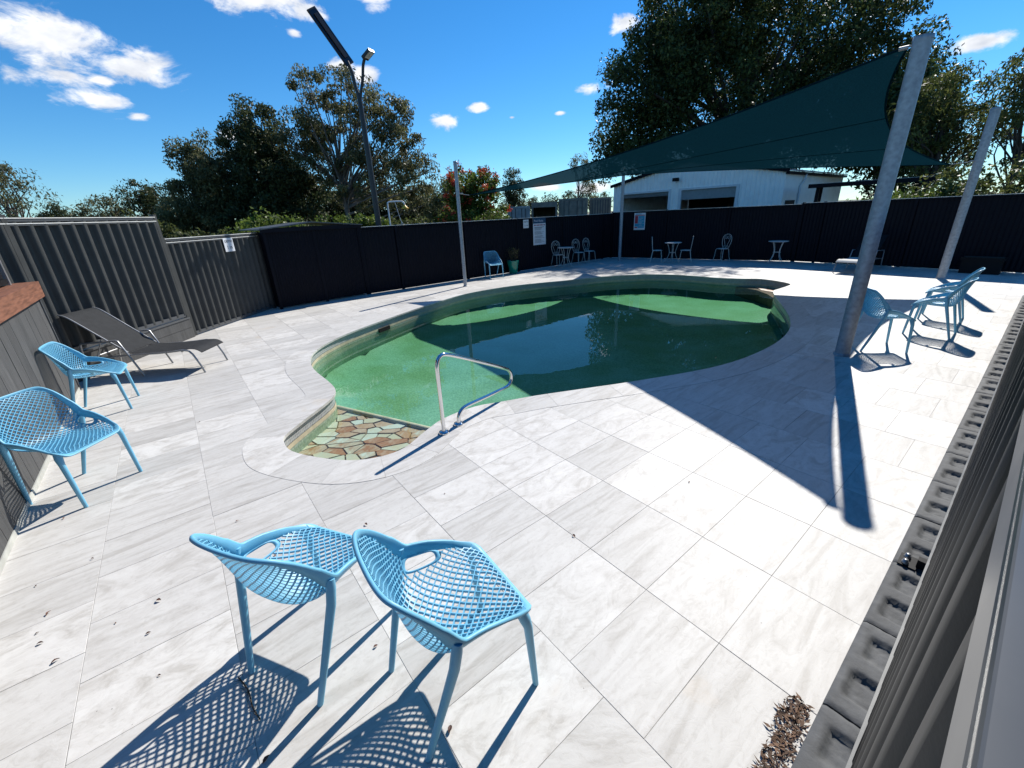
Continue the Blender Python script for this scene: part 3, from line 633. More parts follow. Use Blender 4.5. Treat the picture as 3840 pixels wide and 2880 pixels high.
# ------------------------------------------------------------------ shade sail and posts
POSTS = dict(A=((4.43, 5.20), .082, 3.47), B=((-1.27, 12.59), .05, 3.35), C=((4.59, 17.34), .06, 3.22), D=((10.72, 10.25), .085, 3.63))
LAB = dict(A='thick galvanised shade post standing next to the blue chairs', B='slim grey shade post at the left far side of the pool', C='grey shade post against the far fence corner', D='thick galvanised shade post at the right before the dark fence')
for k, ((x, y), r, hgt) in POSTS.items():
    root = empty('shade_post', (x, y, 0), 0, LAB[k], 'post', 'posts holding the shade sail')
    mb = MB(); mb.tube([(0, 0, -.05), (0, 0, hgt)], r, 24); mb.build('pole', M['galv'], root)
    mb = MB(); mb.lathe([(0, hgt+.012), (r+.004, hgt+.008), (r+.004, hgt-.03)], 24); mb.build('cap', M['galv'], root)
    mb = MB(); mb.lathe([(r, .03), (r+.012, .02), (r+.014, .0)], 24); mb.build('collar', M['galv'], root)
def sail():
    A = Vector((4.36, 5.28, 3.42)); B = Vector((-.95, 12.62, 2.50)); C_ = Vector((4.62, 17.1, 3.13)); D = Vector((10.15, 10.30, 2.56))
    root = empty('shade_sail', (4.7, 11, 0), 0, 'dark green shade sail stretched between four steel posts', 'shade sail'); inv = Matrix.Translation((-4.7, -11, 0))
    ctr = (A+B+C_+D)/4; n = 36
    def edge(P, Q, t, k): 
        m = P.lerp(Q, t); inward = (ctr-(P+Q)/2); inward.z *= .3; return m+inward*k*4*t*(1-t)
    kAB, kBC, kCD, kDA = .19, .27, .33, .128
    def surf(u, v):   # u: A->B / D->C ; v: A->D / B->C
        c0 = edge(A, B, u, kAB); c1 = edge(D, C_, u, kCD); d0 = edge(A, D, v, kDA); d1 = edge(B, C_, v, kBC)
        return c0*(1-v)+c1*v+d0*(1-u)+d1*u-(A*(1-u)*(1-v)+B*u*(1-v)+D*(1-u)*v+C_*u*v)
    mb = MB(); mb.add([surf(i/n, j/n) for j in range(n+1) for i in range(n+1)], [(j*(n+1)+i, j*(n+1)+i+1, (j+1)*(n+1)+i+1, (j+1)*(n+1)+i) for j in range(n) for i in range(n)], True)
    mb.build('canopy', M['fabric'], root, inv)
    for f_ in (lambda t: surf(t, 0), lambda t: surf(1, t), lambda t: surf(1-t, 1), lambda t: surf(0, 1-t)):
        mb = MB(); mb.tube([f_(i/30) for i in range(31)], .012, 6); mb.build('hem_cable', M['fabric'], root, inv)
    for v in (.36, .68):
        mb = MB(); mb.tube([surf(i/30, v)-Vector((0, 0, .004)) for i in range(31)], .006, 5); mb.build('seam', M['fabric'], root, inv)
    for P, k in ((A, 'A'), (B, 'B'), (C_, 'C'), (D, 'D')):
        (x, y), r, hgt = POSTS[k]; T = Vector((x, y, min(hgt-.06, P.z+.05))); d = (P-T); d.z = 0; d.normalize()
        mb = MB(); mb.tube([T+d*r*.9, P], .009, 6); mb.tube([T+d*(r+.02), T+d*(r+.10)], .02, 6); mb.build('tensioner', M['alu'], root, inv)
sail()

# ------------------------------------------------------------------ blue moulded chairs
def interp(tab, t):
    ts = [r[0] for r in tab]; return [float(np.interp(t, ts, [r[k] for r in tab])) for k in range(1, len(tab[0]))]
_T = [(0., .262, .418), (.05, .245, .434), (.12, .18, .440), (.28, .03, .428), (.42, -.10, .428), (.50, -.165, .450), (.57, -.200, .505), (.66, -.222, .590), (.80, -.252, .715), (.92, -.280, .795), (1., -.302, .832)]
_CT = np.array([r[1:] for r in _T]); _TT = np.array([r[0] for r in _T])
def profile(t):
    k = min(len(_T)-2, max(0, int(np.searchsorted(_TT, t, 'right'))-1)); a, b, c, d = _CT[max(k-1, 0)], _CT[k], _CT[k+1], _CT[min(k+2, len(_T)-1)]
    u = (t-_TT[k])/(_TT[k+1]-_TT[k]); return .5*((2*b)+(c-a)*u+(2*a-5*b+4*c-d)*u*u+(3*b-a-3*c+d)*u**3)
_Wt = [(0, .222, 0, 0), (.06, .238, .012, 0), (.12, .250, .042, 0), (.20, .262, .090, 0), (.28, .270, .128, .008), (.36, .276, .148, .025), (.44, .280, .150, .060), (.51, .281, .140, .092), (.58, .279, .110, .104), (.66, .273, .070, .100), (.74, .264, .035, .085), (.82, .254, .012, .068), (.91, .240, 0, .05), (1, .222, -.003, .036)]
_WA = np.array(_Wt)
def smooth_tab(t):
    ts = _WA[:, 0]; k = min(len(ts)-2, max(0, int(np.searchsorted(ts, t, 'right'))-1)); a, b, c, d = _WA[max(k-1, 0), 1:], _WA[k, 1:], _WA[k+1, 1:], _WA[min(k+2, len(ts)-1), 1:]
    u = (t-ts[k])/(ts[k+1]-ts[k]); return .5*((2*b)+(c-a)*u+(2*a-5*b+4*c-d)*u*u+(3*b-a-3*c+d)*u**3)
def shell(s, t):
    t = min(1, max(0, t)); y, z = profile(t); w, lf, wr = smooth_tab(t); k = abs(s)**2.3
    return Vector((w*math.sin(s*1.2)/math.sin(1.2), y+wr*k, z+lf*k))
def shell_n(s, t):
    e = .01; a = shell(s+e, t)-shell(s-e, t); b = shell(s, min(1, t+e))-shell(s, max(0, t-e)); n = a.cross(b); n.normalize(); return n
def loop_pt(th, ks=1., kt=1.):
    c, s = math.cos(th), math.sin(th); n = 6.5
    r = (abs(c)**n+abs(s)**n)**(-1/n); return r*c*ks, .5+.5*r*s*kt
def in_loop(s, t, ks, kt): return abs(s/ks)**6.5+abs((t-.5)/(.5*kt))**6.5 < 1
HOLE = (.765, .365, .092, .095)
def hole_pt(th, k, sg):
    c, s = math.cos(th), math.sin(th); r = (abs(c)**3+abs(s)**3)**(-1/3); return sg*(HOLE[0]+HOLE[2]*k*r*c), HOLE[1]+HOLE[3]*k*r*s
def in_hole(s, t, k): return abs((abs(s)-HOLE[0])/(HOLE[2]*k))**3+abs((t-HOLE[1])/(HOLE[3]*k))**3 < 1
def chair_proto():
    root = empty('blue_chair', (0, 0, 0), 0)
    KS, KT = .85, .915
    mb = MB(); n = 96; sec = []
    for i in range(n):
        th = 2*math.pi*i/n; so, to = loop_pt(th); si, ti = loop_pt(th, KS-.01, KT-.01); Po, Pi = shell(so, to), shell(si, ti); No, Ni = shell_n(so*.99, .5+(to-.5)*.99), shell_n(si, ti)
        od = (Po-Pi).normalized(); sec.append([Pi+Ni*.003, (Po+Pi)/2+(No+Ni)/2*.006, Po+No*.005, Po+od*.004-No*.003, Po-No*.012+od*.001, Po-No*.012-od*.005, Pi-Ni*.004])
    m = 7; vs = [p for s in sec for p in s]; fs = [(i*m+j, ((i+1) % n)*m+j, ((i+1) % n)*m+(j+1) % m, i*m+(j+1) % m) for i in range(n) for j in range(m)]
    mb.add(vs, fs, True); mb.build('rim', M['blue'], root)
    # diagonal lattice
    mb = MB(); sl = 3.05; step = .116; hw, ht = .0029, .0080
    for sg in (-1, 1):
        s0 = -1-sl
        while s0 < 1+sl:
            run = []
            for i in range(0, 67):
                t = i/66; s = s0+sg*sl*t if sg > 0 else s0+sl-sl*t
                ok = in_loop(s, t, KS+.005, KT+.005) and not in_hole(s, t, 1.18)
                if ok: run.append((s, t))
                if (not ok or i == 66) and run:
                    if len(run) > 1: ribbon(mb, run, hw, ht)
                    run = []
            s0 += step
    mb.build('lattice', M['blue'], root)
    for sg in (-1, 1):
        mb = MB(); n = 36; vs = []
        for i in range(n):
            th = 2*math.pi*i/n; a, b = hole_pt(th, 1., sg), hole_pt(th, 1.30, sg); P, Q = shell(*a), shell(*b); Np, Nq = shell_n(*a), shell_n(*b); vs += [P+Np*.004, Q+Nq*.003, Q-Nq*.004, P-Np*.009]
        fs = [(i*4+j, ((i+1) % n)*4+j, ((i+1) % n)*4+(j+1) % 4, i*4+(j+1) % 4) for i in range(n) for j in range(4)]; mb.add(vs, fs, True); mb.build('arm_opening', M['blue'], root)
    for sx in (-1, 1):
        P = shell(sx*.90, .085); mb = MB(); mb.tube([P+Vector((-sx*.012, -.015, .0)), P+Vector((-.002*sx, -.006, -.035)), P+Vector((sx*.004, .004, -.08)), (sx*.236, .252, .0)], [.024, .024, .0185, .0132], 12); mb.build('leg', M['blue'], root)
        P = shell(sx*.97, .545); mb = MB(); mb.tube([P+Vector((-sx*.004, .0, -.011)), P+Vector((-sx*.002, -.010, -.05)), P+Vector((-sx*.008, -.024, -.13)), (sx*.207, -.25, .0)], [.017, .0205, .020, .0135], 12); mb.build('leg', M['blue'], root)
    return root
def ribbon(mb, run, hw, ht):
    vs = []; k = len(run); P = [shell(*q) for q in run]; N_ = [shell_n(*q) for q in run]
    for i in range(k):
        d = P[min(i+1, k-1)]-P[max(i-1, 0)]; d.normalize(); sd = d.cross(N_[i]); sd.normalize()
        vs += [P[i]+sd*hw+N_[i]*.0035, P[i]-sd*hw+N_[i]*.0035, P[i]-sd*hw*.75-N_[i]*ht, P[i]+sd*hw*.75-N_[i]*ht]
    mb.add(vs, [(i*4+j, i*4+(j+1) % 4, (i+1)*4+(j+1) % 4, (i+1)*4+j) for i in range(k-1) for j in range(4)])
chair = chair_proto()
CH = [(-1.0, 1.48, 68.5, 'blue lattice chair in front, the left one of the overlapping pair'), (-.30, 1.27, 34, 'blue lattice chair in front, the right one of the overlapping pair'),
      (-3.54, 2.90, -4, 'blue lattice chair by the board wall, nearest the left edge'), (-4.86, 4.58, 31.5, 'blue lattice chair between board wall and sun lounger'),
      (5.06, 5.43, -16, 'blue lattice chair directly beside the thick shade post'), (6.31, 5.94, 126, 'blue lattice chair in the middle of the three by the thick post'),
      (7.25, 6.72, 130, 'blue lattice chair rearmost of the three near the right fence'), (-.45, 14.25, -66, 'blue lattice chair beside the teal pot at the back fence')]
for i, (x, y, a, lab) in enumerate(CH):
    o = chair if i == 0 else copy_tree(chair)
    o.location = (x, y, 0); o.rotation_euler = (0, 0, math.radians(a-90)); tag(o, lab, 'chair', 'blue lattice chairs round the pool')

# ------------------------------------------------------------------ sun loungers
def lounger(name, loc, ang, label, seatm, framem, backm, backf):
    root = empty(name, loc, math.radians(ang), label, 'sun lounger', 'sun loungers'); hw = .275
    def sling(mb, pts, w):
        vs = [(x, sy*w, z) for x, z in pts for sy in (-1, 1)]; vs += [(x, sy*w, z-.006) for x, z in pts for sy in (-1, 1)]; k = len(pts)
        mb.add(vs, [(2*i, 2*i+1, 2*i+3, 2*i+2)[::-1] for i in range(k-1)]+[(2*k+2*i, 2*k+2*i+1, 2*k+2*i+3, 2*k+2*i+2) for i in range(k-1)], True)
    seat = catmull([(-.30, .345), (-.05, .335), (.25, .345), (.45, .36), (.58, .352), (.66, .30)], 5)
    mb = MB(); sling(mb, [(-.34, .35)]+[tuple(p) for p in seat], hw-.015); mb.build('seat_sling', seatm, root)
    back = catmull([(-.34, .36), (-.6, .58), (-.85, .80), (-.98, .905), (-1.06, .935)], 5)
    mb = MB(); sling(mb, [tuple(p) for p in back], hw-.02); mb.build('back_sling', backm, root)
    for sy in (-1, 1):
        y = sy*hw; mb = MB(); mb.tube([(-.95, y, .29), (-.3, y, .325), (.05, y, .325), (.25, y, .335), (.42, y, .35), (.50, y, .335), (.54, y, .28), (.60, y, .12), (.63, y, .0)], .013, 8); mb.build('side_rail', framem, root)
        mb = MB(); mb.tube([tuple((p[0], y-.01*sy, p[1])) for p in back], .011, 8); mb.build('back_rail', backf, root)
        mb = MB(); mb.tube([(-.95, y*1.06, .26), (-.92, y*1.06, .50), (-.9, y*1.06, .525), (-.42, y*1.06, .545), (-.40, y*1.06, .53), (-.33, y*1.06, .34), (-.22, y*1.04, .0)], .013, 8); mb.build('arm_frame', framem, root)
        mb = MB(); mb.tube([(-.95, y*1.05, .30), (-1.0, y*1.05, .0)], .012, 8); mb.build('leg', framem, root)
    for x, z in ((-.34, .335), (.40, .33), (-.95, .285)):
        mb = MB(); mb.tube([(x, -hw, z), (x, hw, z)], .011, 8); mb.build('cross_bar', framem, root)
    mb = MB(); mb.tube([(-.62, -hw, .575), (-.78, -hw, .3)], .007, 6); mb.tube([(-.62, hw, .575), (-.78, hw, .3)], .007, 6); mb.build('back_stay', backf, root)
lounger('sun_lounger', (-5.10, 5.97, 0), 2, 'black mesh sun lounger with silver frame in the left corner', M['sling'], M['alu'], M['sling'], M['alu'])
lounger('sun_lounger', (9.95, 12.0, 0), 212, 'sun lounger with pale seat in the shade behind the thick post', M['cushion'], M['alu'], M['black'], M['black'])

# ------------------------------------------------------------------ white iron bistro furniture
def bistro_table():
    root = empty('bistro_table'); mb = MB(); mb.lathe([(0, .70), (.27, .70), (.295, .705), (.30, .715), (.295, .722), (.26, .72), (0, .719)], 32); mb.build('table_top', M['white_iron'], root)
    for k in range(4):
        a = math.pi/4+k*math.pi/2; p = catmull([(.20, .70), (.155, .58), (.11, .40), (.13, .26), (.20, .12), (.27, .03), (.30, .004)], 4)
        mb = MB(); mb.tube([(r*math.cos(a), r*math.sin(a), z) for r, z in p], .0095, 7); mb.build('leg', M['white_iron'], root)
    mb = MB(); mb.tube([(.112*math.cos(t*math.pi/12), .112*math.sin(t*math.pi/12), .36) for t in range(24)], .007, 6, closed=True); mb.build('ring', M['white_iron'], root)
    return root
def bistro_chair():
    root = empty('bistro_chair'); r0 = .19; m = M['white_iron']
    mb = MB(); mb.lathe([(0, .452), (.17, .452), (r0, .447), (r0, .437), (.17, .432), (0, .432)], 26); mb.build('seat', m, root)
    def bk(x, z): return (x, -.165-.19*(z-.44)*.55, z)
    loop = catmull([(-.10, .44), (-.15, .55), (-.185, .70), (-.165, .84), (-.09, .915), (0, .935), (.09, .915), (.165, .84), (.185, .70), (.15, .55), (.10, .44)], 5)
    mb = MB(); mb.tube([bk(*p) for p in loop], .0085, 7); mb.build('back_hoop', m, root)
    for s in (-1, 1):
        vee = catmull([(.01*s, .46), (.06*s, .60), (.12*s, .76), (.115*s, .84), (.07*s, .875), (.02*s, .85), (.015*s, .80), (.05*s, .775), (.075*s, .80), (.055*s, .825)], 4)
        mb = MB(); mb.tube([bk(*p) for p in vee], .006, 6); mb.build('back_scroll', m, root)
        low = catmull([(.02*s, .50), (.06*s, .535), (.09*s, .51), (.08*s, .475), (.055*s, .485)], 4); mb = MB(); mb.tube([bk(*p) for p in low], .005, 6); mb.build('small_scroll', m, root)
        mb = MB(); mb.tube([(s*.14, .12, .44), (s*.155, .15, .40), (s*.165, .17, .2), (s*.185, .205, .0)], .009, 7); mb.build('leg', m, root)
        mb = MB(); mb.tube([(s*.12, -.14, .44), (s*.145, -.16, .40), (s*.165, -.19, .2), (s*.19, -.24, .0)], .009, 7); mb.build('leg', m, root)
    return root
bt, bc = bistro_table(), bistro_chair()
for i, (x, y, lab) in enumerate([(2.23, 16.08, 'round white bistro table next to the pool rules sign'), (6.21, 16.0, 'round white bistro table standing between two facing chairs'), (9.2, 14.5, 'round white bistro table standing alone in the shade')]):
    o = bt if i == 0 else copy_tree(bt); o.location = (x, y, 0); o.rotation_euler = (0, 0, .35*i+.2); tag(o, lab, 'table', 'white bistro tables')
for i, (x, y, a, lab) in enumerate([(1.98, 16.34, -66, 'white iron chair tucked behind the left bistro table'), (2.86, 16.92, -60, 'white iron chair in the middle of the row of three'), (3.35, 17.30, -54, 'white iron chair at the right end of the row of three'),
                                    (5.72, 16.25, -17, 'white iron chair left of the middle bistro table'), (6.62, 15.8, 156, 'white iron chair right of the middle bistro table'), (7.95, 15.75, 207, 'white iron chair standing alone by the dark fence')]):
    o = bc if i == 0 else copy_tree(bc); o.location = (x, y, 0); o.rotation_euler = (0, 0, math.radians(a-90)); tag(o, lab, 'chair', 'white iron chairs')

# ------------------------------------------------------------------ hand rail
def handrail():
    root = empty('pool_handrail', (-.62, 3.63, 0), math.atan2(.166, .129), 'stainless steel hand rail at the pool entry', 'hand rail')
    # local x runs along the two feet, towards the water end the loop hangs out
    pts = [(-.105, 0, 0), (-.10, 0, .3), (-.097, 0, .62), (-.085, 0, .72), (-.05, 0, .765), (.02, 0, .768), (.2, 0, .69), (.5, 0, .545), (.86, 0, .365), (.95, 0, .31), (.995, 0, .24), (.985, 0, .165), (.92, 0, .125), (.80, 0, .125), (.5, 0, .14), (.25, 0, .155), (.16, 0, .14), (.115, 0, .09), (.10, 0, 0)]
    mb = MB(); mb.tube([tuple(p) for p in catmull(pts, 4)], .0195, 14); mb.build('rail', M['steel'], root)
    for x in (-.105, .10):
        mb = MB(); mb.lathe([(.02, .03), (.045, .024), (.05, .012), (.05, .003)], 18, (x, 0, 0)); mb.build('flange', M['steel'], root)
handrail()

# ------------------------------------------------------------------ pot, planter, signs, lamp, shower
def pot_plant():
    root = empty('potted_plant', (.22, 14.98, 0), 0, 'sparse shrub in a glossy teal pot at the back fence', 'plant')
    mb = MB(); mb.lathe([(0, .01), (.125, .0), (.14, .02), (.195, .36), (.205, .41), (.22, .43), (.217, .45), (.195, .45), (.19, .40), (0, .395)], 28); mb.build('pot', M['teal'], root)
    mb = MB(); rr = random.Random(2)
    for k in range(26):
        a, r = rr.uniform(0, 6.28), rr.uniform(.02, .2); h = rr.uniform(.25, .5); p = Vector((r*.4*math.cos(a), r*.4*math.sin(a), .38)); q = Vector((r*1.3*math.cos(a), r*1.3*math.sin(a), .38+h)); mb.tube([p, p.lerp(q, .5)+Vector((0, 0, .03)), q], [.006, .004, .002], 4)
    mb.build('stem', M['twig'], root)
    v, f = leaves(420, lambda n, g: np.stack([g.normal(0, .10, n), g.normal(0, .10, n), .46+g.random(n)*.40], 1), .038, .013, 12, 0.); me = mesh_np('foliage', v, f, M['leaf_ever']); link('foliage', me, root)
def leaves(n, posf, ln, wd, seed, droop=.5, up=0.):
    g = np.random.default_rng(seed); P = posf(n, g); n = len(P)
    d = g.normal(size=(n, 3)); d[:, 2] -= droop*1.6; d[:, 2] += up*1.6; d /= np.linalg.norm(d, axis=1)[:, None]
    r = g.normal(size=(n, 3)); s = np.cross(d, r); s /= np.linalg.norm(s, axis=1)[:, None]
    k = (g.random(n)*.95+.5)[:, None]; a = d*ln*k; b = s*wd*k*.5
    nrm = np.cross(d, s)*wd*.25*k
    V = np.stack([P, P+a*.45+b+nrm, P+a, P+a*.45-b+nrm], 1).reshape(-1, 3); F = np.arange(4*n).reshape(-1, 4)
    return V, F
def mesh_np(name, V, F, mat):
    me = bpy.data.meshes.new(name); n = len(F); me.vertices.add(len(V)); me.vertices.foreach_set('co', V.astype(np.float32).ravel())
    me.loops.add(4*n); me.loops.foreach_set('vertex_index', F.astype(np.int32).ravel()); me.polygons.add(n); me.polygons.foreach_set('loop_start', np.arange(0, 4*n, 4, dtype=np.int32))
    me.materials.append(mat); me.update(calc_edges=True); me.validate(); return me
pot_plant()
def planter():
    root = empty('planter_tub', (12.2, 10.75, 0), math.radians(-54), 'dark rectangular planter tub against the right fence', 'planter')
    mb = MB(); 
    for z0, z1, a, b in ((0, .36, .36, .17), (.33, .40, .39, .20)):
        mb.box(-a, a, -b, b, z0, z1)
    mb.build('tub', M['black'], root); mb = MB(); mb.box(-.35, .35, -.16, .16, .38, .405); mb.build('soil', M['soil'], root)
planter()
def text(parent, body, size, x, z, mat, y=-.003, align='LEFT'):
    cu = bpy.data.curves.new('lettering', 'FONT'); cu.body = body; cu.size = size; cu.align_x = align; cu.materials.append(mat)
    t_ = bpy.data.objects.new('lettering', cu); COL.objects.link(t_); bpy.context.view_layer.update(); me = bpy.data.meshes.new_from_object(t_.evaluated_get(bpy.context.evaluated_depsgraph_get())); bpy.data.objects.remove(t_); me.materials.clear(); me.materials.append(mat)
    o = bpy.data.objects.new('lettering', me); COL.objects.link(o); o.parent = parent; o.location = (x, y, z); o.rotation_euler = (math.pi/2, 0, 0); return o
def quad(mb, x0, x1, z0, z1, y): mb.add([(x0, y, z0), (x1, y, z0), (x1, y, z1), (x0, y, z1)], [(0, 1, 2, 3)])
def sign(name, base, w, h, z, ang, label):
    root = empty(name, (base[0], base[1], z), ang, label, 'sign', 'signs on the fences'); mb = MB(); mb.box(0, w, -.0, .006, 0, h); mb.build('board', M['paper'], root); return root
def off(p, q, pt, d): # point shifted d to the deck side (right of p->q)
    v = Vector((q[0]-p[0], q[1]-p[1])).normalized(); t = (pt[0]-p[0])*v.x+(pt[1]-p[1])*v.y; return (p[0]+v.x*t+v.y*d, p[1]+v.y*t-v.x*d)
BLp, BLq = (-3.96, 11.98), (4.55, 18.72); aBL = math.atan2(BLq[1]-BLp[1], BLq[0]-BLp[0])
s = sign('pool_rules_sign', off(BLp, BLq, (1.05, 15.82), .045), .62, .93, .86, aBL, 'tall white pool rules notice with a navy heading')
mb = MB(); quad(mb, .0, .62, .745, .93, -.0015); mb.build('heading', M['navy'], s)
text(s, 'Pool Rules', .105, .05, .80, M['paper'])
for k in range(8):
    mb = MB(); cx = .065+k*.07; n = 12; mb.add([(cx+.026*math.cos(6.2832*i/n), -.0015, .685+.026*math.sin(6.2832*i/n)) for i in range(n)], [tuple(range(n))]); mb.build('rule_icon', M['red'], s)
    mb = MB(); quad(mb, cx-.010, cx+.010, .668, .702, -.0028); mb.build('icon_figure', M['ink'], s)
mb = MB(); rr = random.Random(8)
for i, z in enumerate(np.arange(.07, .63, .0245)):
    if i in (6, 11, 17): continue
    quad(mb, .06, .06+rr.uniform(.3, .5), z, z+(.011 if i < 21 else .016), -.0015)
mb.build('printed_lines', pmat('grey_ink', (.22, .22, .23), .6), s)
s = sign('depth_sign', off(BLp, BLq, (.69, 15.53), .045), .25, .28, 1.475, aBL, 'small white depth sign left of the pool rules notice')
text(s, 'DEPTH', .07, .125, .185, M['ink'], align='CENTER'); text(s, '½ m', .105, .125, .055, M['ink'], align='CENTER')
BRp, BRq = (4.57, 18.70), (9.9, 14.7); aBR = math.atan2(BRq[1]-BRp[1], BRq[0]-BRp[0])
s = sign('first_aid_sign', off(BRp, BRq, (5.24, 17.98), .045), .46, .65, 1.13, aBR, 'white sign with cyan and red panels right of the far post')
mb = MB(); quad(mb, .03, .43, .545, .575, -.0015); quad(mb, .03, .16, .25, .535, -.0015); quad(mb, .03, .15, .075, .115, -.0015); mb.build('red_panel', M['red'], s)
mb = MB(); quad(mb, .17, .43, .25, .535, -.0015); quad(mb, .03, .43, .125, .245, -.0015); quad(mb, .16, .43, .075, .12, -.0015); mb.build('cyan_panel', M['cyan'], s)
mb = MB(); quad(mb, .05, .3, .595, .625, -.0015); mb.build('heading', M['cyan'], s)
mb = MB()
for i in range(6): quad(mb, .20, .20+rr.uniform(.1, .2), .17+i*.055, .178+i*.055, -.0028)
mb.build('printed_lines', M['paper'], s)
LFp, LFq = (-6.2, 7.99), (-5.93, 10.52); aLF = math.atan2(LFq[1]-LFp[1], LFq[0]-LFp[0])
s = sign('depth_sign', off(LFp, LFq, (-6.035, 9.37), .04), .28, .275, 1.465, aLF, 'white depth one metre sign on the lower ribbed fence')
text(s, 'DEPTH', .072, .14, .185, M['ink'], align='CENTER'); text(s, '1 m', .105, .14, .055, M['ink'], align='CENTER')

def street_lamp():
    x, y = -3.62, 12.72; root = empty('solar_lamp', (x, y, 0), 0, 'tall black solar lamp post with panel and lamp head', 'lamp post')
    mb = MB(); mb.tube([(0, 0, -.1), (0, 0, 2.5), (0, 0, 5.05)], [.085, .078, .06], 14); mb.build('pole', M['lamp_black'], root)
    mb = MB(); mb.tube([tuple(p) for p in catmull([(0, 0, 4.85), (.08, -.02, 5.1), (.17, -.05, 5.35), (.24, -.08, 5.62), (.33, -.12, 5.78)], 4)], .035, 10); mb.build('lamp_arm', M['lamp_black'], root)
    mb = MB(); mb.tube([tuple(p) for p in catmull([(0, 0, 4.9), (-.06, 0, 5.2), (-.09, -.02, 5.5), (-.16, -.04, 5.72)], 4)], .045, 10); mb.build('panel_arm', M['lamp_black'], root)
    hm = Matrix.Translation((.40, -.14, 5.80)) @ Matrix.Rotation(math.radians(-25), 4, 'Z') @ Matrix.Rotation(math.radians(-28), 4, 'Y')
    mb = MB(); mb.box(-.12, .16, -.10, .10, -.03, .035, hm); hd = mb.build('lamp_head', M['lamp_black'], root)
    mb = MB(); mb.box(-.06, .14, -.075, .075, -.04, -.0302, hm); mb.build('lens', M['lens'], hd)
    a = Vector((-.10, -.02, 5.66)); b = Vector((-.75, -.30, 6.72)); d = (b-a).normalized(); wv = Vector((.62, .70, .35)); wv = (wv-d*wv.dot(d)).normalized(); nv = d.cross(wv)
    def slab(mb, t0, t1, w, n0, n1):
        L_ = (b-a).length; vs = [a+d*L_*t+wv*sw*w+nv*nn for t in (t0, t1) for sw, nn in ((-1, n0), (1, n0), (1, n1), (-1, n1))]; mb.add(vs, [(0, 1, 2, 3), (7, 6, 5, 4), (0, 4, 5, 1), (1, 5, 6, 2), (2, 6, 7, 3), (3, 7, 4, 0)])
    mb = MB(); slab(mb, 0, 1, .125, -.02, .02); pn = mb.build('solar_panel', M['lamp_black'], root)
    mb = MB(); slab(mb, .03, .97, .11, .0205, .024); slab(mb, .03, .97, .11, -.024, -.0205); mb.build('cell_glass', M['solar'], pn)
    mb = MB(); slab(mb, .12, .9, .05, -.055, -.0245); mb.build('spine', M['lamp_black'], pn)
street_lamp()
def shower():
    x, y = -3.95, 15.3; root = empty('outdoor_shower', (x, y, 0), math.radians(8), 'white pipe safety shower with a yellow rose beyond the fence', 'shower')
    mb = MB(); mb.tube([tuple(p) for p in catmull([(0, 0, -.05), (0, 0, 1.6), (0, 0, 2.42), (.03, 0, 2.5), (.1, 0, 2.53), (.45, 0, 2.53), (.53, 0, 2.5), (.56, 0, 2.42)], 4)], .025, 8); mb.build('pipe', M['white_trim'], root)
    mb = MB(); mb.lathe([(.02, 2.43), (.05, 2.38), (.13, 2.31), (.13, 2.295), (0, 2.295)], 16, (.56, 0, 0)); mb.build('shower_rose', M['yellow'], root)
    mb = MB(); mb.tube([(.25, 0, 2.52), (.33, 0, 2.1), (.40, 0, 1.82)], .009, 6); mb.tube([(.36, 0, 1.80), (.44, 0, 1.80), (.40, 0, 1.88)], .01, 6, closed=True); mb.build('pull_rod', M['white_trim'], root)
shower()

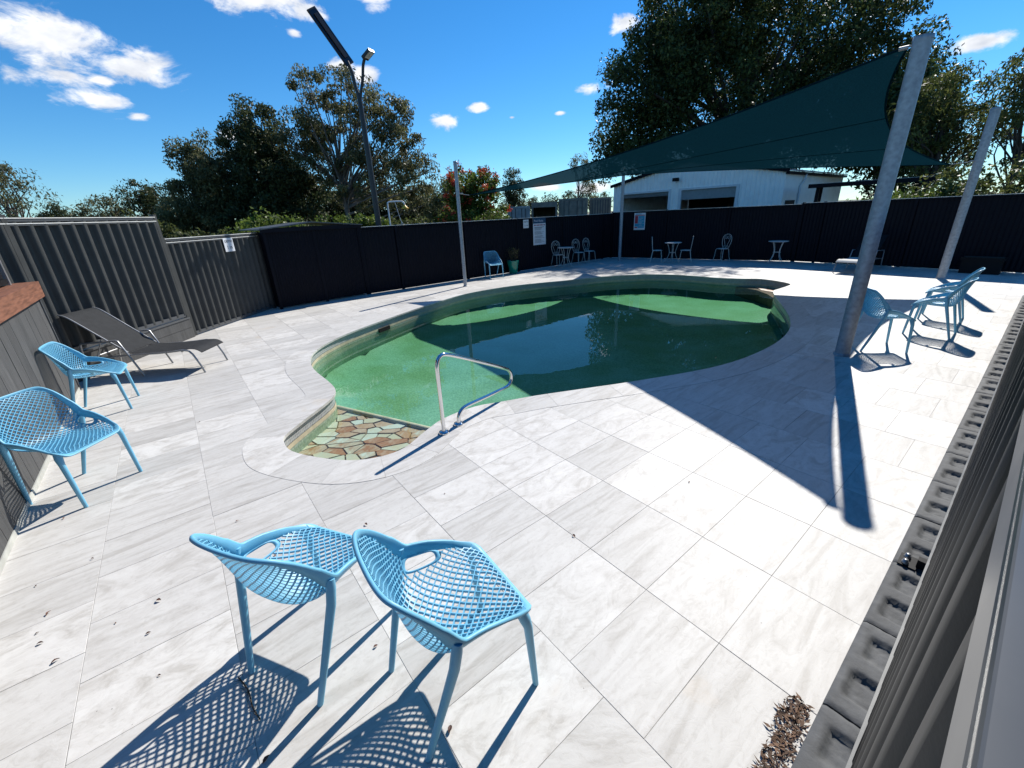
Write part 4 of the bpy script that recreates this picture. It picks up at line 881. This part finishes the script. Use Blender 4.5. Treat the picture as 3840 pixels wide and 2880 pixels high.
# ------------------------------------------------------------------ buildings beyond the fence
def big_shed():
    R_ = np.array([12.3, 19.7]); u = np.array([math.cos(math.radians(-50)), math.sin(math.radians(-50))]); Wd = 9.0; L_ = R_-u*Wd; D = 9.0; E, A = 3.2, 4.05
    root = empty('white_shed', (L_[0], L_[1], 0), math.radians(-50), 'large white steel shed with two half open roller doors', 'shed')
    # local x along the front (left to right), y into the building
    def clad(name, x0, x1, zf0, zf1, M_=None, pitch=.2, amp=.025):
        mb = MB(); n = max(2, int((x1-x0)/pitch*6)); xs = [x0+(x1-x0)*i/n for i in range(n+1)]
        def pr(x): s = math.sin(2*math.pi*x/pitch); return -amp*max(-.2, min(1, 2.2*s))
        mb.add([(x, pr(x), zf0(x)) for x in xs]+[(x, pr(x), zf1(x)) for x in xs], [(i, i+1, n+2+i, n+1+i) for i in range(n)]); return mb.build(name, M['white_wall'], root, M_)
    gable = lambda x: E+(A-E)*(1-abs(x-Wd/2)/(Wd/2))
    d1, d2, dh = (.65, 3.55), (4.25, 7.0), 2.72
    z0 = lambda x: 0.; zd = lambda x: dh
    clad('front_cladding', 0, d1[0], z0, gable); clad('front_cladding', d1[0], d1[1], zd, gable); clad('front_cladding', d1[1], d2[0], z0, gable); clad('front_cladding', d2[0], d2[1], zd, gable); clad('front_cladding', d2[1], Wd, z0, gable)
    clad('side_cladding', 0, D, z0, lambda x: E, Matrix.Translation((Wd, 0, 0)) @ Matrix.Rotation(math.pi/2, 4, 'Z'), .12, .01); clad('side_cladding', 0, D, z0, lambda x: E, Matrix.Rotation(math.pi/2, 4, 'Z') @ Matrix.Scale(-1, 4, (0, 1, 0)))
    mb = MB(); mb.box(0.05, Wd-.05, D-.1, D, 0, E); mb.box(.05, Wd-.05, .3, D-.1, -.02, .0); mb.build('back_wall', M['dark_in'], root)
    for sx, (xa, xb) in enumerate(((-.15, Wd/2), (Wd/2, Wd+.15))):
        mb = MB(); za, zb = gable(xa)+.03 if sx else E-.02, A+.03; zz = [(xa, E-.02), (xb, A+.03)] if sx == 0 else [(xa, A+.03), (xb, E-.02)]
        (x0, a), (x1, b) = zz; mb.add([(x0, -.12, a), (x1, -.12, b), (x1, D+.1, b), (x0, D+.1, a), (x0, -.12, a+.05), (x1, -.12, b+.05), (x1, D+.1, b+.05), (x0, D+.1, a+.05)], [(3, 2, 1, 0), (4, 5, 6, 7), (0, 1, 5, 4), (2, 3, 7, 6), (1, 2, 6, 5), (3, 0, 4, 7)]); mb.build('roof', M['roof'], root)
    mb = MB(); mb.bar((-.15, -.14, E), (Wd/2, -.14, A+.05), .04, .16); mb.bar((Wd/2, -.14, A+.05), (Wd+.15, -.14, E), .04, .16); mb.build('barge_board', M['fence'], root)
    for k, (a, b) in enumerate((d1, d2)):
        mb = MB()
        for xx in (a-.06, b+.06): mb.box(xx-.07, xx+.07, -.05, .05, 0, dh+.0)
        mb.box(a-.13, b+.13, -.05, .05, dh+.002, dh+.10); dr = mb.build('door_frame', M['white_trim'], root)
        bot = (2.52, 2.26)[k]; n = 10; mb = MB()
        for i in range(n):
            z1 = dh-(dh-bot)*i/n; z2 = dh-(dh-bot)*(i+1)/n; mb.add([(a, .06, z1), (b, .06, z1), (b, .035, (z1+z2)/2), (a, .035, (z1+z2)/2), (b, .06, z2), (a, .06, z2)], [(0, 1, 2, 3), (3, 2, 4, 5)])
        mb.build('roller_door', M['door_steel'], root)
    mb = MB(); mb.tube([(4.0, -.02, 3.2), (4.0, -.18, 3.25)], .03, 8); mb.box(3.86, 4.14, -.34, -.16, 3.17, 3.33); mb.build('floodlight', M['black'], root)
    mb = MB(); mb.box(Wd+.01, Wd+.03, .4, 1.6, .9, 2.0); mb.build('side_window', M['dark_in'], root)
    mb = MB(); mb.box(Wd+.01, Wd+.15, -.1, D+.1, E-.14, E-.03); mb.build('gutter', M['fence'], root)
    mb = MB(); mb.tube([(Wd+.12, 2.2, E-.1), (Wd+.12, 2.2, E-.3), (Wd+.05, 1.9, E-.6), (Wd+.05, 1.9, 0)], .045, 8); mb.build('downpipe', M['white_trim'], root)
big_shed()
def carport():
    root = empty('carport', (13.75, 17.1, 0), math.radians(-38.8), 'flat roofed open carport right of the white shed', 'carport')
    mb = MB(); mb.box(-1.75, 1.9, -.1, 2.2, 2.49, 2.56); mb.build('roof', M['roof'], root); mb = MB(); mb.box(-1.77, 1.92, -.14, -.102, 2.40, 2.55); mb.build('fascia', M['fence'], root)
    for x in (-1.45, 1.6):
        for y in (.2, 2.0): mb = MB(); mb.box(x-.06, x+.06, y-.06, y+.06, 0, 2.489); mb.build('post', M['fence'], root)
carport()
def containers():
    specs = [(.4, 3.3, .95, 'cont_blue', 'pale blue shipping container behind the flowering tree', 0), (3.5, 6.8, 1.32, 'cont_grey', 'grey container with an open dark doorway beyond the back fence', 1), (7.0, 10.6, 1.58, 'cont_grey', 'grey container with closed double doors beyond the back fence', 2), (10.85, 13.5, 1.5, 'cont_grey', 'grey ribbed container next to the white shed', 3)]
    for a0, a1, el, mt, lab, k in specs:
        d = 29.+k*.5; p = np.array([math.sin(math.radians(a0)), math.cos(math.radians(a0))])*d; q = np.array([math.sin(math.radians(a1)), math.cos(math.radians(a1))])*d; w = float(np.linalg.norm(q-p)); H = CAMH+d*math.tan(math.radians(el))
        root = empty('shipping_container', (p[0], p[1], 0), math.atan2(q[1]-p[1], q[0]-p[0]), lab, 'container', 'shipping containers beyond the fence')
        mb = MB()
        if k == 1: mb.box(0, .12, 0, 5, 0, H); mb.box(w-.12, w, 0, 5, 0, H); mb.box(.12, w-.12, 0, 5, H-.32, H); mb.box(.12, w-.12, 4.8, 5, 0, H-.32)
        else: mb.box(0, w, .06, 5, 0, H)
        mb.build('body', M[mt], root)
        if k != 1:
            for x in (0.04, w-.04): mb = MB(); mb.box(x-.05, x+.05, 0, .059, 0, H); mb.build('corner_post', M[mt], root)
            mb = MB(); mb.box(.09, w-.09, .0, .059, H-.12, H); mb.build('header', M[mt], root)
            if k == 3:
                for i in range(7): x = .2+(w-.4)*i/6; mb = MB(); mb.box(x-.04, x+.04, .03, .06, 0, H-.14); mb.build('rib', M['rail'], root)
            else:
                for x0, x1 in ((.1, w/2-.02), (w/2+.02, w-.1)):
                    mb = MB(); mb.box(x0, x1, .02, .058, .1, H-.14); dr = mb.build('door', M[mt], root)
                    for t in (.3, .7): x = x0+(x1-x0)*t; mb = MB(); mb.tube([(x, -.005, .1), (x, -.005, H-.16)], .025, 6); mb.build('lock_bar', M['rail'], dr)
containers()

# ------------------------------------------------------------------ trees and shrubs
def tree(name, label, az, dist, h, trunk_r, blobs, ncl, per, cr, ln, wd, leafm, barkm, seed, droop=.4, cat='tree', group='trees beyond the fence', lean=0., nbr=26, fork=.35, flat=.8):
    x, y = math.sin(math.radians(az))*dist, math.cos(math.radians(az))*dist
    root = empty(name, (x, y, -.06), 0, label, cat, group); g = np.random.default_rng(seed)
    w = np.array([b[6] for b in blobs], float); w /= w.sum(); pick = g.choice(len(blobs), ncl, p=w); cen = []
    for k in pick:
        bx, by, bz, rx, ry, rz, _ = blobs[k]; v = g.normal(size=3); v /= np.linalg.norm(v); r = g.random()**.42; cen.append((bx+v[0]*r*rx, by+v[1]*r*ry, bz+v[2]*r*rz))
    cen = np.array(cen); csz = cr*(.55+.9*g.random(ncl))
    def pos(n, gg):
        idx = gg.integers(0, ncl, n); o = gg.normal(size=(n, 3)); o *= np.minimum(1, 1.55/np.linalg.norm(o, axis=1))[:, None]; o[:, 2] *= flat; return cen[idx]+o*csz[idx][:, None]*.5
    V, F = leaves(ncl*per, pos, ln, wd, seed+1, droop); link('crown', mesh_np('crown', V, F, M[leafm]), root)
    mb = MB(); top = cen[:, 2].max(); tz = top*.72; tp = [Vector((0, 0, -.1)), Vector((lean*.3, 0, h*.22)), Vector((lean*.7+g.normal()*.1, g.normal()*.1, h*.45)), Vector((lean, 0, tz))]
    mb.tube([tuple(p) for p in catmull(tp, 5)], [trunk_r*(1-.72*i/15) for i in range(16)], 9)
    sel = g.choice(ncl, min(nbr, ncl), replace=False)
    for k in sel:
        c = Vector(cen[k]); f = fork+g.random()*(.8-fork)*min(1, c.z/top); z0 = min(tz*f*1.1, max(h*.15, c.z-.15*h)); b0 = Vector((lean*z0/tz, 0, z0)); m = b0.lerp(c, .5)+Vector((g.normal()*.2, g.normal()*.2, g.random()*.25*cr)); L = (c-b0).length
        r0 = trunk_r*.34*min(1, L/(h*.3)); mb.tube([tuple(p) for p in catmull([b0, m, c], 4)], [r0*(1-.8*i/8) for i in range(9)], 5, cap=False)
    mb.build('trunk', M[barkm], root); return root, cen
# big dark tree behind the shed
tree('large_tree', 'huge dark dense tree towering behind the white shed', 27.5, 33, 14, .55,
     [(0, 0, 10.6, 7.0, 5, 5.2, 5.5), (-6.3, -1, 8.2, 3.0, 3, 3.6, 2.2), (-3.6, 0, 12.0, 3.6, 3.5, 3.6, 2), (5, -.5, 9.0, 4.0, 3.5, 4.2, 2.4), (7.8, -1, 6.6, 2.8, 2.6, 3.6, 1.4), (0, -1, 5.2, 7.5, 4, 2.4, 2.4), (-7.6, 0, 5.6, 1.8, 2, 2.2, .7)],
     900, 170, 1.0, .19, .10, 'leaf_dark', 'bark_dark', 11, .35, nbr=50, fork=.2)
tree('gum_tree', 'tall olive gum tree with open crown behind the solar lamp', -19.2, 24, 8.6, .17,
     [(.2, 0, 7.2, 2.3, 2, 1.5, 2.2), (-1.5, 0, 6.0, 1.4, 1.4, 1.2, 1.2), (2.6, 0, 5.0, 1.9, 1.6, 1.8, 1.9), (1.2, 0, 4.0, 2.2, 1.6, 1.4, 1.6), (2.9, 0, 6.8, .9, .9, .8, .5), (-.6, 0, 4.6, 1.2, 1.2, 1.2, .7), (3.8, 0, 3.4, 1.1, 1.1, 1.4, .8)],
     250, 140, .42, .15, .055, 'leaf_gum', 'bark_grey', 21, .8, nbr=70, fork=.35)
tree('evergreen_tree', 'dark evergreen tree left of the tall gum', -27.3, 26, 8, .2,
     [(0, 0, 5.6, 1.5, 1.5, 2.0, 2), (.3, 0, 3.6, 2.3, 2, 1.8, 2), (-.4, 0, 2.0, 2.6, 2, 1.5, 1.5), (1.8, 0, 3.6, 1.4, 1.4, 1.6, .9)], 300, 190, .52, .14, .07, 'leaf_ever', 'bark_dark', 31, .5)
tree('evergreen_tree', 'broad olive tree left of the dark evergreen', -31.8, 27, 6.5, .2,
     [(0, 0, 4.6, 1.7, 1.6, 1.5, 2), (-.9, 0, 3.2, 1.7, 1.5, 1.4, 1.6), (-2.3, 0, 2.3, 1.3, 1.3, 1.1, 1), (.8, 0, 2.4, 1.8, 1.5, 1.4, 1.4)], 260, 180, .48, .14, .06, 'leaf_gum', 'bark_grey', 41, .7)
tree('evergreen_tree', 'dark thicket tree standing behind the gum trunk', -15.5, 30, 6, .2,
     [(0, 0, 2.6, 4.2, 1.5, 1.5, 2), (-4, 0, 2.4, 3, 1.5, 1.5, 1.5), (3.2, 0, 2.2, 2.2, 1.5, 1.3, 1.2)], 260, 150, .7, .16, .09, 'leaf_ever', 'bark_dark', 51, .4)
tree('round_tree', 'rounded tree standing alone left of the dark evergreens', -37.9, 36, 5.6, .18, [(0, 0, 4.0, 1.5, 1.4, 1.3, 2), (.5, 0, 2.8, 1.6, 1.3, 1.1, 1.3), (-.3, 0, 2.2, 1.3, 1.2, .8, .8)], 95, 80, .5, .17, .07, 'leaf_ever', 'bark_dark', 61, .6)
tree('round_tree', 'low brownish tree above the tall left fence panel', -41.4, 38, 4.5, .15, [(0, 0, 3.2, 1.6, 1.3, 1.1, 2), (-.9, 0, 2.4, 1.6, 1.2, .9, 1.2), (1.4, 0, 2.2, 1.4, 1.2, .9, 1)], 90, 80, .48, .17, .06, 'leaf_gum', 'bark_dark', 71, .6)
tree('gum_tree', 'wispy gum tree at the far left edge', -47.3, 32, 5.8, .12, [(0, 0, 4.4, 1.4, 1.2, .9, 1.5), (1.0, 0, 3.6, 1.0, 1, .7, .8), (-1.2, 0, 3.2, 1.3, 1, .9, 1)], 55, 60, .42, .17, .05, 'leaf_gum', 'bark_grey', 81, .6)
tree('round_tree', 'small dark tree at the far left horizon', -44.6, 40, 3.9, .12, [(0, 0, 2.9, 1.2, 1.1, .95, 2), (.2, 0, 2.2, 1.9, 1.2, .8, 1.2)], 60, 70, .45, .17, .06, 'leaf_ever', 'bark_dark', 83, .6)
tree('cypress_tree', 'upright dark tree right of the red flowering tree', 1.2, 38, 6, .15, [(0, 0, 4.3, .8, .8, 1.3, 1.4), (0, 0, 2.9, 1.25, 1.1, 1.4, 1.6)], 80, 80, .42, .16, .06, 'leaf_ever', 'bark_dark', 91, .5)
tree('gum_tree', 'slender gum tree seen under the sail above the containers', 9.5, 38, 6.6, .09, [(0, 0, 5.6, .8, .7, .75, 1.2), (.5, 0, 4.2, .9, .8, .7, .7), (1.0, 0, 3.1, .9, .8, .7, .7), (-.5, 0, 3.0, .8, .7, .6, .5)], 42, 60, .36, .16, .05, 'leaf_gum', 'bark_grey', 95, .7)
tree('round_tree', 'hazy low tree behind the containers on the left', 4.5, 44, 4, .12, [(0, 0, 2.6, 2.6, 1.4, 1.0, 2), (3.4, 0, 2.8, 2, 1.4, 1.1, 1.5), (5.8, 0, 2.6, 1.6, 1.3, .9, 1)], 110, 70, .5, .17, .07, 'leaf_ever', 'bark_dark', 97, .5)
tree('round_tree', 'leafy dark tree between the gum and the flowering tree', -7.4, 32, 5.4, .15, [(0, 0, 3.6, 1.5, 1.3, 1.4, 2), (-.8, 0, 2.6, 1.6, 1.3, 1.2, 1)], 75, 80, .5, .17, .06, 'leaf_gum', 'bark_dark', 99, .6)
ft, fc = tree('flowering_tree', 'green tree full of orange red blossom behind the slim post', -4.2, 24, 4.8, .14, [(0, 0, 3.2, 1.5, 1.3, 1.3, 2), (.5, 0, 2.2, 1.5, 1.3, 1.1, 1.4), (-.6, 0, 2.0, 1.3, 1.3, 1.0, 1)], 130, 90, .40, .15, .085, 'leaf_fresh', 'bark_dark', 101, .2)
def blossoms():
    g = np.random.default_rng(5); c = fc[g.choice(len(fc), 130)]; dirs = c-np.array([0, 0, 2.4]); dirs /= np.linalg.norm(dirs, axis=1)[:, None]; c = c+dirs*.28; c[:, 1] -= .15
    V, F = leaves(130*30, lambda n, gg: c[gg.integers(0, 130, n)]+gg.normal(size=(n, 3))*.075, .10, .06, 6, 0.); tag(link('blossom', mesh_np('blossom', V, F, M['blossom']), ft), kind='stuff')
blossoms()
tree('gum_tree', 'loose olive gum tree to the right of the sail', 43.2, 28, 7, .16, [(0, 0, 5.8, 1.7, 1.5, 1.3, 2), (-1, 0, 4.6, 1.6, 1.4, 1.2, 1.2), (1.5, 0, 4.4, 1.5, 1.4, 1.3, 1.2), (-.3, 0, 3.4, 1.7, 1.4, .9, .9)], 130, 90, .52, .18, .06, 'leaf_olive', 'bark_dark', 111, .7)
tree('gum_tree', 'tall thin gum tree at the right edge of the view', 48.2, 27, 7.2, .12, [(0, 0, 6.2, 1.5, 1.2, 1.0, 1.5), (1.6, 0, 5.4, 1.3, 1.2, 1.0, 1), (-1, 0, 4.9, 1.1, 1, .8, .6), (.6, 0, 3.7, 1.2, 1.1, .8, .6)], 85, 75, .46, .18, .055, 'leaf_olive', 'bark_dark', 113, .7, lean=.5)
tree('broad_tree', 'dense green tree between the thick post and the right gums', 40.2, 31, 8.2, .25, [(0, 0, 6.0, 2.2, 1.8, 2.0, 2), (.3, 0, 3.6, 2.4, 1.8, 1.6, 1.6), (-1.8, 0, 5.4, 1.5, 1.4, 1.6, 1)], 150, 100, .62, .22, .10, 'leaf_dark', 'bark_dark', 115, .4)
for i, (az, d, hh, wd_, mt, lab) in enumerate([(-27.2, 15.6, 2.35, .85, 'leaf_fresh', 'bright green shrub rising behind the garden shed'), (-29.6, 14.6, 1.95, .6, 'leaf_fresh', 'small bright shrub left of the garden shed'), (-32.5, 14.5, 1.95, .85, 'leaf_olive', 'dusty hedge behind the lower ribbed fence'), (-35.6, 14.0, 1.85, .7, 'leaf_olive', 'dusty hedge next to the tall fence post'),
                                                 (-20.3, 17.5, 2.2, .8, 'leaf_fresh', 'leafy shrub right of the gum trunk'), (-17.2, 17, 2.15, .55, 'leaf_fresh', 'rounded bright shrub left of the lamp post'), (-12.5, 18, 2.15, .9, 'leaf_olive', 'pale shrub behind the safety shower'), (-1.5, 22, 2.1, .8, 'leaf_fresh', 'low shrub in front of the blue container'),
                                                 (45.8, 19, 2.7, 1.1, 'leaf_olive', 'yellowish shrub above the right fence'), (50.0, 18, 2.75, 1.1, 'leaf_olive', 'yellowish shrub at the right edge above the fence'), (39.5, 19, 2.0, .8, 'leaf_fresh', 'leafy shrub under the carport edge'), (42.6, 18.5, 2.25, .8, 'leaf_fresh', 'strappy green shrub right of the carport'),
                                                 (-39.5, 22, 2.55, 1.2, 'leaf_olive', 'wide dusty hedge above the tall fence panel'), (-43.8, 22, 2.5, 1.2, 'leaf_olive', 'dusty hedge at the far left above the tall panel'), (-23.8, 17.5, 2.05, .9, 'leaf_ever', 'dark shrub in the shade behind the garden shed'), (-47.0, 24, 2.7, 1.2, 'leaf_ever', 'dark hedge below the far left gum')]):
    tree('shrub', lab, az, d, hh, .04, [(0, 0, hh-.62*wd_, wd_*1.2, wd_, wd_*.62, 2), (.3, 0, hh*.5, wd_*1.2, wd_, hh*.36, 1)], 55, 75, .26+.12*wd_, .11, .06, mt, 'bark_dark', 200+i*3, .1, 'shrub', 'shrubs beyond the fence', nbr=10)
def fan_palm():
    root = empty('palm_plant', (14.4, 16.4, -.06), 0, 'strappy palm clump above the right fence', 'plant'); g = np.random.default_rng(77); mb = MB()
    for k in range(70):
        a = g.random()*6.28; L = .9+g.random()*.8; up = .8+g.random()*.9; P = [Vector((0, 0, .9)), Vector((math.cos(a)*L*.45, math.sin(a)*L*.45, .9+up*.8)), Vector((math.cos(a)*L, math.sin(a)*L, .9+up*.75))]; s = Vector((-math.sin(a), math.cos(a), 0))
        pts = [Vector(p) for p in catmull(P, 4)]; n = len(pts); vs = []
        for i, p in enumerate(pts): w = .035*(1-(i/(n-1))**2)+.003; vs += [p+s*w, p-s*w]
        mb.add(vs, [(2*i, 2*i+1, 2*i+3, 2*i+2) for i in range(n-1)])
    mb.build('frond', M['leaf_fresh'], root); mb = MB(); mb.tube([(0, 0, -.05), (0, 0, .95)], [.12, .09], 8); mb.build('trunk', M['bark_dark'], root)
fan_palm()

# ------------------------------------------------------------------ litter on the deck
def litter():
    mb = MB(); n = 7
    pr = [(0, .0), (.25, .011), (.55, .014), (.8, .008), (1, 0)]; L = .055
    vs = []
    for t, w in pr: zc = .006+.012*math.sin(t*3.1); vs += [(t*L-L/2, w, zc+.006), (t*L-L/2, 0, zc), (t*L-L/2, -w, zc+.006)]
    fs = [(3*i+j, 3*i+j+1, 3*i+j+4, 3*i+j+3) for i in range(len(pr)-1) for j in range(2)]; mb.add(vs, fs)
    me = mb.mesh('fallen_leaf', M['dead_leaf'])
    spots = [(-2.56, 1.58), (-2.62, 1.70), (-2.48, 1.52), (-2.30, 1.42), (-2.72, 1.50), (-2.18, 1.62), (-1.72, 1.33), (-1.95, 1.55), (-2.6, 1.28), (-1.03, .98), (-.73, 1.42), (-.32, 1.05), (-1.55, 2.05), (-2.0, 2.4), (-3.35, 2.52), (-3.4, 4.05), (-1.05, 2.3), (-.8, .9), (.35, 2.1), (1.3, 2.6), (-2.05, 1.75), (-2.9, 1.9), (-2.75, 2.1), (-.55, 2.6)]
    rr = random.Random(12)
    for x, y in spots:
        o = link('fallen_leaf', me); o.location = (x, y, .001); o.rotation_euler = (rr.uniform(-.2, .2), rr.uniform(-.15, .15), rr.uniform(0, 6.28)); k = rr.uniform(.25, .62); o.scale = (k, k, k)
        tag(o, 'small dry brown leaf lying on the pale tiles', 'leaf', 'dry leaves scattered on the deck')
    # twig by the left front chair
    root = mb = MB(); p = [(-1.33, 1.30, .006), (-1.25, 1.24, .010), (-1.19, 1.17, .006), (-1.13, 1.12, .008)]; mb.tube([tuple(q) for q in catmull(p, 4)], .003, 5)
    for k in range(14):
        t = k/13; c = Vector(p[0]).lerp(Vector(p[3]), t); a = rr.uniform(0, 6.28); mb.tube([c, c+Vector((math.cos(a)*.02, math.sin(a)*.02, .012))], [.002, .001], 4)
    tag(mb.build('twig', M['twig']), 'thin dry twig under the left front chair', 'twig')
    # mulch spilling from a gap in the tiles
    g = np.random.default_rng(3); n = 520; poly = np.array([(1.09, 1.12), (1.17, 1.07), (1.07, .98), (.93, .87), (.83, .80), (.80, .86), (.93, .97)]); P = []
    while len(P) < n:
        q = np.array([g.uniform(.78, 1.18), g.uniform(.78, 1.13)])
        if inside(poly, q): P.append((q[0], q[1], .004+g.random()*.016))
    P = np.array(P); V, F = leaves(n, lambda m, gg: P, .032, .010, 9, 0.); V[:, 2] = np.maximum(V[:, 2]*.3+.006, .0045)
    tag(link('bark_mulch', mesh_np('bark_mulch', V, F, M['mulch'])), 'patch of brown bark mulch beside the edging sleepers', 'mulch', kind='stuff')
litter()
